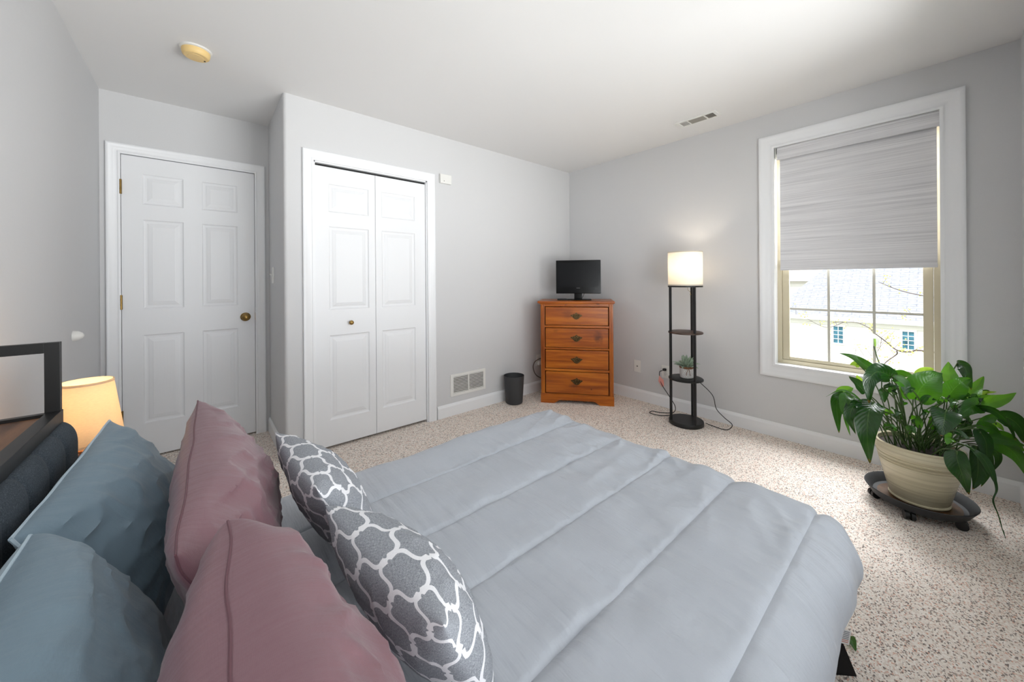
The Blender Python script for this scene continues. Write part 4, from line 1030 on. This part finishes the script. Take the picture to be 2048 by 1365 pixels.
LEAVES=[([(2.53, 0.205, 0.572), (2.427, 0.214, 0.545), (2.363, 0.215, 0.457), (2.373, 0.207, 0.321)], 0.1076, (0.95, 0.09, -0.3), 10, 0), ([(2.529, 0.232, 0.55), (2.427, 0.266, 0.564), (2.385, 0.276, 0.509), (2.406, 0.258, 0.433)], 0.0581, (0.96, 0.11, -0.27), 25, 0), ([(2.536, 0.252, 0.558), (2.486, 0.295, 0.528), (2.481, 0.299, 0.46), (2.495, 0.288, 0.391)], 0.0279, (0.95, 0.11, -0.28), 20, 1), ([(2.555, 0.315, 0.58), (2.499, 0.337, 0.561), (2.483, 0.337, 0.487), (2.49, 0.331, 0.392)], 0.0592, (0.95, 0.13, -0.27), -15, 0), ([(2.492, 0.277, 0.595), (2.438, 0.297, 0.584), (2.411, 0.307, 0.516)], 0.0648, (0.96, 0.12, -0.24), 30, 1), ([(2.602, 0.34, 0.556), (2.623, 0.323, 0.585), (2.657, 0.293, 0.601)], 0.059, (0.97, 0.12, -0.22), 0, 2), ([(2.49, 0.239, 0.567), (2.408, 0.269, 0.624), (2.349, 0.307, 0.645), (2.297, 0.351, 0.616)], 0.0194, (0.97, 0.13, -0.23), 60, 1), ([(2.607, 0.244, 0.596), (2.576, 0.271, 0.643), (2.543, 0.299, 0.682)], 0.0569, (0.97, 0.1, -0.21), 35, 0), ([(2.68, 0.247, 0.58), (2.674, 0.265, 0.625), (2.67, 0.282, 0.671)], 0.0534, (0.97, 0.1, -0.21), 0, 3), ([(2.654, 0.151, 0.689), (2.546, 0.191, 0.725), (2.47, 0.217, 0.689), (2.453, 0.218, 0.581)], 0.0926, (0.98, 0.09, -0.2), -20, 0), ([(2.699, 0.192, 0.694), (2.645, 0.238, 0.728), (2.592, 0.283, 0.773), (2.534, 0.332, 0.797)], 0.0497, (0.98, 0.11, -0.16), 15, 1), ([(2.684, 0.27, 0.719), (2.664, 0.287, 0.73), (2.644, 0.305, 0.725)], 0.0349, (0.98, 0.11, -0.17), 0, 3), ([(2.712, 0.154, 0.688), (2.722, 0.12, 0.698), (2.766, 0.081, 0.69)], 0.0512, (0.98, 0.04, -0.18), 20, 1), ([(2.809, 0.164, 0.664), (2.815, 0.158, 0.686), (2.829, 0.146, 0.701)], 0.0242, (0.98, 0.06, -0.18), 0, 2), ([(2.631, 0.145, 0.687), (2.639, 0.111, 0.665), (2.623, 0.099, 0.609)], 0.0595, (0.98, 0.04, -0.2), -30, 1), ([(2.568, 0.172, 0.643), (2.565, 0.148, 0.661), (2.582, 0.12, 0.659)], 0.0318, (0.98, 0.06, -0.2), -50, 0), ([(2.591, 0.179, 0.637), (2.596, 0.174, 0.609), (2.598, 0.173, 0.564)], 0.0376, (0.97, 0.07, -0.22), 0, 0), ([(2.744, 0.074, 0.572), (2.707, 0.053, 0.644), (2.714, 0.021, 0.694), (2.756, -0.015, 0.723)], 0.1421, (0.98, 0.01, -0.18), 10, 1), ([(2.987, 0.077, 0.65), (3.025, 0.044, 0.677), (3.063, 0.012, 0.687)], 0.044, (0.99, 0.01, -0.17), 0, 3), ([(2.945, -0.045, 0.639), (2.969, -0.039, 0.686), (2.999, -0.038, 0.744)], 0.0654, (0.99, -0.01, -0.17), 0, 2), ([(3.001, -0.067, 0.738), (2.965, -0.089, 0.732), (2.948, -0.101, 0.686), (2.961, -0.112, 0.62)], 0.0557, (0.99, -0.03, -0.17), 20, 0), ([(2.867, -0.031, 0.578), (2.863, -0.054, 0.632), (2.862, -0.079, 0.67), (2.894, -0.106, 0.687)], 0.0892, (0.98, -0.03, -0.18), 10, 1), ([(2.994, -0.1, 0.549), (3.052, -0.123, 0.599), (3.108, -0.158, 0.672)], 0.0624, (0.98, -0.04, -0.19), 0, 2), ([(3.058, -0.115, 0.565), (3.102, -0.153, 0.585), (3.159, -0.202, 0.59)], 0.0235, (0.98, -0.05, -0.19), 20, 3), ([(3.0, -0.105, 0.559), (3.036, -0.149, 0.578), (3.093, -0.212, 0.588)], 0.023, (0.98, -0.05, -0.2), 20, 2), ([(2.946, -0.125, 0.541), (2.976, -0.177, 0.572), (3.006, -0.216, 0.593), (3.032, -0.251, 0.623)], 0.0591, (0.98, -0.07, -0.2), 10, 2), ([(2.896, -0.135, 0.565), (2.811, -0.101, 0.562), (2.731, -0.06, 0.517)], 0.0771, (0.98, -0.04, -0.22), -10, 1), ([(2.87, -0.113, 0.555), (2.843, -0.169, 0.562), (2.863, -0.212, 0.51), (2.895, -0.239, 0.419)], 0.0421, (0.97, -0.07, -0.23), 40, 0), ([(2.957, -0.187, 0.511), (2.974, -0.228, 0.503), (2.98, -0.259, 0.463), (2.992, -0.296, 0.395)], 0.0862, (0.97, -0.08, -0.24), 15, 0), ([(2.854, -0.125, 0.47), (2.876, -0.171, 0.521), (2.914, -0.216, 0.522)], 0.0431, (0.97, -0.06, -0.23), 30, 1), ([(2.784, -0.118, 0.487), (2.797, -0.156, 0.485), (2.808, -0.191, 0.456)], 0.0608, (0.97, -0.05, -0.24), 20, 1), ([(3.025, -0.179, 0.456), (3.05, -0.2, 0.441), (3.069, -0.217, 0.413)], 0.0252, (0.97, -0.06, -0.24), 0, 2), ([(2.643, -0.024, 0.569), (2.577, -0.02, 0.54), (2.534, -0.009, 0.473)], 0.1005, (0.97, -0.01, -0.25), -10, 0), ([(2.774, -0.136, 0.448), (2.812, -0.194, 0.438), (2.865, -0.266, 0.414)], 0.0509, (0.96, -0.07, -0.26), 20, 1), ([(2.553, -0.052, 0.417), (2.528, -0.057, 0.376), (2.529, -0.071, 0.315), (2.564, -0.088, 0.233)], 0.0788, (0.94, -0.03, -0.33), 15, 0), ([(2.78, -0.114, 0.392), (2.79, -0.123, 0.314), (2.786, -0.12, 0.243), (2.769, -0.105, 0.184)], 0.0663, (0.95, -0.04, -0.32), -20, 0), ([(2.757, -0.121, 0.481), (2.75, -0.142, 0.438), (2.74, -0.146, 0.385), (2.738, -0.145, 0.316)], 0.0598, (0.96, -0.05, -0.28), 25, 0), ([(2.89, -0.156, 0.364), (2.925, -0.186, 0.339), (2.928, -0.189, 0.291), (2.906, -0.17, 0.247)], 0.0315, (0.95, -0.06, -0.29), 20, 0), ([(2.87, -0.165, 0.406), (2.904, -0.208, 0.384), (2.932, -0.245, 0.336), (2.962, -0.27, 0.253)], 0.0757, (0.96, -0.08, -0.28), 10, 1), ([(2.61, -0.048, 0.487), (2.602, -0.068, 0.484), (2.603, -0.095, 0.466)], 0.0293, (0.96, -0.03, -0.26), -30, 0), ([(2.896, -0.161, 0.422), (2.93, -0.217, 0.42), (2.968, -0.275, 0.36)], 0.0575, (0.96, -0.07, -0.25), 10, 1), ([(2.895, -0.134, 0.394), (2.917, -0.153, 0.32), (2.92, -0.156, 0.234), (2.898, -0.136, 0.161)], 0.0441, (0.95, -0.05, -0.31), -10, 0), ([(2.658, 0.109, 0.612), (2.612, 0.122, 0.659), (2.581, 0.136, 0.679)], 0.0351, (0.98, 0.05, -0.2), 41.795504308771896, 2), ([(2.98, -0.128, 0.573), (2.941, -0.121, 0.584), (2.918, -0.114, 0.567)], 0.0495, (0.98, -0.04, -0.2), -23.82804213881461, 0), ([(3.022, -0.079, 0.382), (2.974, -0.065, 0.42), (2.943, -0.051, 0.429)], 0.0445, (0.97, -0.02, -0.25), 23.189470887871806, 2), ([(3.046, -0.086, 0.481), (3.006, -0.078, 0.514), (2.982, -0.071, 0.517)], 0.0319, (0.98, -0.03, -0.22), -25.26777798415133, 0), ([(2.759, 0.165, 0.385), (2.733, 0.162, 0.424), (2.721, 0.159, 0.433)], 0.0544, (0.96, 0.06, -0.27), 7.236680168589146, 0), ([(2.888, -0.082, 0.487), (2.861, -0.085, 0.517), (2.85, -0.088, 0.518)], 0.0274, (0.97, -0.03, -0.23), -19.4888403567261, 2), ([(2.888, -0.067, 0.583), (2.881, -0.087, 0.607), (2.889, -0.107, 0.603)], 0.0433, (0.98, -0.03, -0.2), 20.087871955963422, 0), ([(2.943, -0.129, 0.55), (2.896, -0.115, 0.569), (2.865, -0.102, 0.56)], 0.0311, (0.98, -0.04, -0.21), -14.416924539264798, 1), ([(2.717, -0.0, 0.491), (2.678, 0.007, 0.5), (2.654, 0.014, 0.481)], 0.0437, (0.97, 0.0, -0.25), -22.25212099763585, 0), ([(2.774, -0.009, 0.567), (2.727, 0.004, 0.594), (2.696, 0.018, 0.594)], 0.0234, (0.98, 0.0, -0.21), 19.72918814615184, 0), ([(2.703, -0.043, 0.43), (2.662, -0.034, 0.434), (2.637, -0.026, 0.41)], 0.0447, (0.96, -0.01, -0.27), -8.95723189311245, 2), ([(2.761, -0.01, 0.44), (2.716, 0.003, 0.469), (2.686, 0.016, 0.47)], 0.0262, (0.97, 0.0, -0.26), -11.836536527566864, 0), ([(2.573, 0.076, 0.653), (2.528, 0.088, 0.663), (2.498, 0.101, 0.647)], 0.0323, (0.98, 0.03, -0.2), -20.966576359081458, 0), ([(2.913, 0.049, 0.537), (2.863, 0.066, 0.588), (2.828, 0.082, 0.609)], 0.0489, (0.98, 0.02, -0.21), 9.55348363282316, 0), ([(2.859, -0.006, 0.476), (2.82, 0.002, 0.527), (2.796, 0.009, 0.549)], 0.0501, (0.97, 0.0, -0.23), -20.709258486485393, 1), ([(2.741, -0.02, 0.584), (2.707, -0.017, 0.609), (2.688, -0.015, 0.607)], 0.0285, (0.98, -0.01, -0.21), -5.649789237539494, 1), ([(2.934, -0.095, 0.403), (2.879, -0.074, 0.443), (2.84, -0.054, 0.454)], 0.0303, (0.97, -0.03, -0.25), -29.193450680139964, 0), ([(2.7, 0.053, 0.572), (2.689, 0.036, 0.607), (2.692, 0.019, 0.613)], 0.0257, (0.98, 0.01, -0.21), 6.970900597395044, 1), ([(2.935, -0.021, 0.401), (2.903, -0.021, 0.45), (2.888, -0.021, 0.47)], 0.0302, (0.97, -0.01, -0.25), 37.38062275372805, 0), ([(2.832, 0.083, 0.444), (2.81, 0.076, 0.455), (2.802, 0.069, 0.435)], 0.0411, (0.97, 0.03, -0.25), 15.47321885928308, 1), ([(2.863, -0.067, 0.53), (2.831, -0.066, 0.537), (2.815, -0.065, 0.516)], 0.0311, (0.97, -0.02, -0.23), 12.786100557708643, 0), ([(2.499, 0.164, 0.467), (2.493, 0.144, 0.484), (2.5, 0.124, 0.474)], 0.0233, (0.96, 0.06, -0.27), -33.27343859683519, 1), ([(2.744, 0.038, 0.516), (2.708, 0.043, 0.526), (2.688, 0.047, 0.508)], 0.029, (0.97, 0.02, -0.24), -34.325750907428365, 0), ([(3.044, -0.095, 0.543), (3.027, -0.107, 0.549), (3.025, -0.118, 0.525)], 0.0419, (0.98, -0.03, -0.21), 37.8707468144288, 0), ([(2.772, 0.14, 0.464), (2.746, 0.136, 0.475), (2.734, 0.133, 0.457)], 0.0543, (0.97, 0.05, -0.25), -6.035766730909451, 0), ([(2.614, 0.175, 0.503), (2.604, 0.158, 0.523), (2.607, 0.142, 0.515)], 0.0269, (0.97, 0.06, -0.25), -13.743031710617316, 2), ([(2.856, -0.089, 0.407), (2.817, -0.082, 0.456), (2.794, -0.076, 0.475)], 0.0523, (0.97, -0.03, -0.25), -4.623021646471301, 0), ([(2.8, -0.061, 0.55), (2.768, -0.06, 0.551), (2.752, -0.059, 0.526)], 0.0247, (0.97, -0.02, -0.23), -38.55488753635035, 0), ([(3.083, -0.071, 0.472), (3.047, -0.067, 0.487), (3.027, -0.062, 0.473)], 0.0392, (0.97, -0.02, -0.23), 12.859248281512357, 0), ([(2.833, -0.015, 0.395), (2.783, 0.001, 0.42), (2.749, 0.017, 0.415)], 0.0345, (0.96, 0.0, -0.27), -33.71793763611396, 1), ([(2.607, 0.136, 0.532), (2.58, 0.133, 0.537), (2.567, 0.13, 0.514)], 0.0446, (0.97, 0.05, -0.25), -49.44378759853221, 0), ([(2.746, 0.153, 0.587), (2.722, 0.147, 0.612), (2.713, 0.141, 0.607)], 0.0408, (0.98, 0.05, -0.21), -8.882313335262168, 0), ([(2.904, 0.078, 0.4), (2.881, 0.071, 0.418), (2.872, 0.065, 0.405)], 0.0449, (0.97, 0.02, -0.26), -18.672743034299643, 1), ([(3.054, -0.065, 0.429), (3.022, -0.065, 0.46), (3.007, -0.065, 0.46)], 0.0449, (0.97, -0.02, -0.24), -10.819385095933413, 0), ([(2.95, -0.059, 0.503), (2.9, -0.043, 0.552), (2.866, -0.027, 0.571)], 0.0277, (0.98, -0.01, -0.22), 30.90222598770069, 0), ([(2.608, 0.093, 0.439), (2.592, 0.08, 0.457), (2.591, 0.067, 0.446)], 0.0492, (0.96, 0.03, -0.27), -42.29387089420301, 1), ([(3.01, -0.113, 0.538), (2.969, -0.104, 0.574), (2.944, -0.096, 0.582)], 0.0237, (0.98, -0.03, -0.2), -47.99000060265153, 2), ([(3.024, -0.079, 0.383), (3.016, -0.098, 0.429), (3.023, -0.118, 0.445)], 0.0431, (0.97, -0.03, -0.25), -0.47589118703633915, 0), ([(3.132, -0.135, 0.537), (3.125, -0.156, 0.582), (3.134, -0.177, 0.596)], 0.0401, (0.98, -0.05, -0.19), 38.63261770099527, 0), ([(2.764, -0.009, 0.436), (2.754, -0.027, 0.467), (2.759, -0.044, 0.47)], 0.0409, (0.97, -0.01, -0.25), 39.68746549623886, 1), ([(2.77, 0.119, 0.524), (2.743, 0.117, 0.549), (2.73, 0.114, 0.544)], 0.0383, (0.97, 0.04, -0.23), 30.285046547812897, 0), ([(2.679, 0.058, 0.452), (2.645, 0.061, 0.503), (2.626, 0.064, 0.526)], 0.0277, (0.97, 0.02, -0.25), 4.019780053596989, 1), ([(2.779, 0.009, 0.43), (2.743, 0.013, 0.482), (2.723, 0.017, 0.504)], 0.0386, (0.97, 0.0, -0.25), -4.180455972410712, 1), ([(2.877, -0.103, 0.471), (2.825, -0.085, 0.51), (2.789, -0.068, 0.52)], 0.029, (0.97, -0.03, -0.23), 42.82443037394073, 0), ([(2.799, -0.059, 0.586), (2.758, -0.05, 0.588), (2.732, -0.041, 0.563)], 0.0269, (0.98, -0.02, -0.21), 29.044235931187217, 1), ([(2.849, -0.01, 0.44), (2.794, 0.01, 0.481), (2.755, 0.03, 0.492)], 0.0471, (0.97, 0.0, -0.25), -29.451157874055944, 0)]
VINE=[(2.648, -0.08, 0.425), (2.618, -0.107, 0.414), (2.619, -0.134, 0.38), (2.612, -0.155, 0.32), (2.605, -0.162, 0.271), (2.577, -0.151, 0.23), (2.576, -0.164, 0.176), (2.574, -0.175, 0.119), (2.568, -0.183, 0.088)]
FLOWER=[(2.641, 0.188, 0.566), (2.701, 0.19, 0.699), (2.698, 0.206, 0.773), (2.7, 0.217, 0.829), (2.698, 0.219, 0.897)]

POT = Vector((PX, PY, .0515))
def leaf_mesh(pts, w, view, roll, k, seed):
    path = smooth_path([Vector(p) for p in pts], 8 if len(pts) > 2 else 10)
    n = len(path); view = Vector(view).normalized(); mcols = 9
    P = np.zeros((n, mcols, 3)); U = np.zeros((n, mcols, 2))
    rng = random.Random(seed)
    for i in range(n):
        s = i / (n - 1)
        t = (path[min(i + 1, n - 1)] - path[max(i - 1, 0)]).normalized()
        side = t.cross(view)
        if side.length < .15: side = t.cross(Vector((0, 0, 1)))
        side.normalize(); side = Matrix.Rotation(math.radians(roll), 3, t) @ side
        nrm = side.cross(t)
        shp = (math.sin(PI * min(1, .06 + s * .94) ** .75) ** .85) * (1 - .42 * s ** 2.2)
        for j in range(mcols):
            x = (j - (mcols - 1) / 2) / ((mcols - 1) / 2)
            wv = noise.noise(Vector((s * 3.5, x * 1.5, seed * 3.3))) * .10 * w * abs(x) + math.sin(s * 16 + seed) * .035 * w * x * x
            cup = -abs(x) ** 1.4 * w * .16
            p = path[i] + side * (x * w / 2 * shp) + nrm * (cup * shp + wv)
            P[i, j] = p - POT; U[i, j] = (x, s)
    return P, U
for k, (pts, w, view, roll, mi) in enumerate(LEAVES):
    pts = [(min(p[0], 3.2), max(p[1], -.268), max(p[2], .03)) for p in pts]
    P, U = leaf_mesh(pts, w, view, roll, mi, k)
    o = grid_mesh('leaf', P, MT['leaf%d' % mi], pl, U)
    # stalk from the soil up to the blade
    b = Vector(pts[0]); a = random.Random(k).uniform(0, 2 * PI); rr = random.Random(k + 99).uniform(.01, .08)
    s0 = Vector((PX + rr * math.cos(a) + (b.x - PX) * .25, PY + rr * math.sin(a) + (b.y - PY) * .25, .312))
    dd = Vector((s0.x - PX, s0.y - PY, 0))
    if dd.length > .12: s0 = Vector((PX, PY, .312)) + dd.normalized() * .12
    t0 = (Vector(pts[1]) - b).normalized()
    hi = max(b.z, .40)
    midp = (s0 * .5 + b * .5); midp.z = s0.z + (hi - s0.z) * .72
    m = MB(POT); m.tube(smooth_path([s0, midp, b, b + t0 * .02], 6), .0028, 6); m.build('stalk', MT['stem'], pl)
# long withered trailing leaf
path = smooth_path(VINE, 6); n = len(path); P = np.zeros((n, 5, 3)); U = np.zeros((n, 5, 2))
for i, p in enumerate(path):
    s = i / (n - 1); w = .010 + .024 * max(0, math.sin(s * 9.5 - .8)) * (1 if s < .93 else .15) * (.4 + .6 * s); 
    if s > .9: w *= max(.12, 1 - (s - .9) / .08)
    tw = s * 5
    for j in range(5):
        x = (j - 2) / 2; side = Vector((.76 * math.cos(tw * .35), -.65 * math.cos(tw * .35), .2 * math.sin(tw)))
        P[i, j] = Vector(p) + side * (x * w) + Vector((-.4, -.3, .2)) * (abs(x) * .006) - POT; U[i, j] = (x, s * .8)
vn = grid_mesh('leaf', P, MT['leaf0'], pl, U)
m = MB(POT); m.tube(smooth_path([(PX - .05, PY - .06, .312), (2.70, -.03, .40), VINE[0], VINE[1]], 6), .003, 6); m.build('stalk', MT['stem'], pl)
# one white bloom
m = MB(POT); m.tube(smooth_path(FLOWER[:4], 8), [.0028] * 24 + [.002], 6); m.build('flower_stalk', MT['stem'], pl)
a, b = Vector(FLOWER[3]), Vector(FLOWER[4]); n = 14; P = np.zeros((n, 7, 3))
for i in range(n):
    s = i / (n - 1); c = a + (b - a) * s; w = .017 * math.sin(PI * min(1, .08 + .92 * s)) ** .8
    for j in range(7):
        x = (j - 3) / 3; P[i, j] = c + Vector((.76, -.65, 0)) * (x * w) + Vector((-.65, -.76, 0)) * (x * x * w * .7) - POT
grid_mesh('petal', P, MT['petal'], pl)
m = MB(POT); m.tube([a + Vector((-.004, -.005, 0)), a + (b - a) * .6 + Vector((-.004, -.005, 0))], .0035, 8); m.build('spadix', MT['leaf3'], pl)

# a leaf fallen on the carpet by the bed corner
pts = [(1.606, .196, .008), (1.590, .184, .018), (1.566, .172, .010)]
P, U = leaf_mesh(pts, .030, (.3, .2, -.9), 15, 1, 5)
org = Vector((1.588, .184, 0)); P = P + np.array(POT) - np.array(org)
o = grid_mesh('fallen_leaf', P, MT['leaf1'], None, U); o.location = org
tag(o, 'small green leaf fallen on the carpet by the bed corner', 'leaf')

# ------------------------------------------------------------------ outside the window
GZ = -3.1; NXW = 20.0
k = NXW / 13.0
def sc(y, z): return y * k, 1.1927 + (z - 1.1927) * k
nh = thing('neighbor_house', 'cream sided house with grey shingle roof across the yard', 'house', (NXW + 3, 3.0, GZ))
ON = (NXW + 3, 3.0, GZ)
yh = 5.074
_, EZ = sc(0, .12)
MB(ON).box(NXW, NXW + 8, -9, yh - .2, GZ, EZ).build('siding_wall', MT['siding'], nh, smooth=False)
RX0, RZ0, = NXW - .20, EZ + .02
sl = .62
# hip end at the left: the hip runs up from the eave corner
rx = NXW + 4
rz = RZ0 + (rx - RX0) * sl; yr = yh - .4494 * (rx - RX0)
m = MB(ON)
m.poly([(RX0, -9.5, RZ0), (RX0, yh, RZ0), (rx, yr, rz), (rx, -9.5, rz), (2 * rx - RX0, -9.5, RZ0), (2 * rx - RX0, yh, RZ0)], [(0, 1, 2, 3), (3, 2, 5, 4), (1, 5, 2), (0, 3, 4), (0, 4, 5, 1)])
m.build('roof', MT['shingle'], nh, smooth=False)
MB(ON).box(RX0 - .12, RX0 + .02, -9.5, yh, RZ0 - .13, RZ0 + .03).build('gutter', MT['gutter'], nh, smooth=False)
MB(ON).box(RX0 - .02, NXW + .01, -9.5, yh - .1, RZ0 - .16, RZ0 - .12).build('soffit', MT['gutter'], nh, smooth=False)
for ya, yb, za, zb in ((1.63, 1.82, -.56, -.12), (.36, .55, -.55, -.13)):
    (y0, z0), (y1, z1) = sc(ya, za), sc(yb, zb)
    f = MB(ON); frame_box(f, NXW - .05, NXW + .01, y0 - .07, y1 + .07, z0 - .07, z1 + .07, .07)
    f.box(NXW - .04, NXW + .005, (y0 + y1) / 2 - .012, (y0 + y1) / 2 + .012, z0, z1)
    for q in (.25, .5, .75): f.box(NXW - .04, NXW + .005, y0, y1, z0 + (z1 - z0) * q - .012, z0 + (z1 - z0) * q + .012)
    f = f.build('window', MT['gutter'], nh, smooth=False)
    MB(ON).box(NXW - .025, NXW - .005, y0, y1, z0, z1).build('pane', MT['far_glass'], f, smooth=False)
fh = thing('distant_house', 'pale roofed house farther back at the left of the window view', 'house', (38, 12, GZ))
OF = (38, 12, GZ)
MB(OF).box(35, 44, 4, 22, GZ, 1.0).build('siding_wall', MT['siding'], fh, smooth=False)
m = MB(OF); m.prism([(34.5, 3.6, .95), (44.5, 3.6, .95), (39.5, 3.6, 4.6)], (0, 19, 0)); m.build('roof', MT['far_roof'], fh, smooth=False)
g = struct(MB().box(-40, 90, -60, 70, GZ - .2, GZ).build('ground', MT['grass']))
# bare spring tree whose branches cross the view
TB = Vector((8.5, -1.6, GZ))
tr = thing('garden_tree', 'bare young tree with yellow-green buds in front of the cream house', 'tree', TB)
def bp(px): return Vector((8.5, px[0], px[1]))
m = MB(TB); m.tube(smooth_path([TB, (8.5, -1.5, -1.2), (8.55, -1.25, .2), (8.6, -1.3, 1.8), (8.6, -1.1, 3.2)], 6), [.09 - .003 * i for i in range(25)], 10); m.build('trunk', MT['bark'], tr)
BRS = [[(-1.42, -.35), (-.6, -.05), (.13, .04), (.28, .0), (.42, .01), (.56, .14), (.67, .28), (.76, .36), (.94, .42), (1.2, .40)],
       [(.42, .01), (.43, -.06), (.53, -.17), (.60, -.27), (.78, -.36)],
       [(-1.27, .25), (-.4, .75), (.3, .95), (.62, 1.12)], [(-1.3, .5), (-.5, .55), (.1, .62), (.45, .60)],
       [(.60, .18), (.62, .02), (.72, -.12), (.95, -.10)], [(1.05, .42), (1.3, .30), (1.6, .45), (1.75, .5)]]
rng = random.Random(5); fo = MB(TB)
for q, br in enumerate(BRS):
    pth = smooth_path([bp(p) + Vector((rng.uniform(-.1, .1), 0, 0)) for p in br], 8); n = len(pth)
    r0 = (.014, .010, .012, .010, .004, .005)[q]
    m = MB(TB); m.tube(pth, [r0 * (1 - .75 * i / n) for i in range(n)], 6)
    for i in range(4, n, 3):
        d = Vector((rng.uniform(-.1, .1), rng.uniform(-.12, .12), rng.uniform(-.05, .22)))
        m.tube([pth[i], pth[i] + d * .6, pth[i] + d], [.003, .002, .001], 5)
        for _ in range(5):
            c = pth[i] + d * rng.uniform(.4, 1.1) + Vector((rng.gauss(0, .03),) * 1 + (rng.gauss(0, .035), rng.gauss(0, .035)))
            b = bmesh.new(); bmesh.ops.create_icosphere(b, subdivisions=1, radius=rng.uniform(.006, .014)); bmesh.ops.transform(b, matrix=Matrix.Translation(c), verts=b.verts); fo.add(b)
    m.build('branch', MT['bark'], tr)
fo = fo.build('buds', MT['bud'], tr); fo['kind'] = 'stuff'
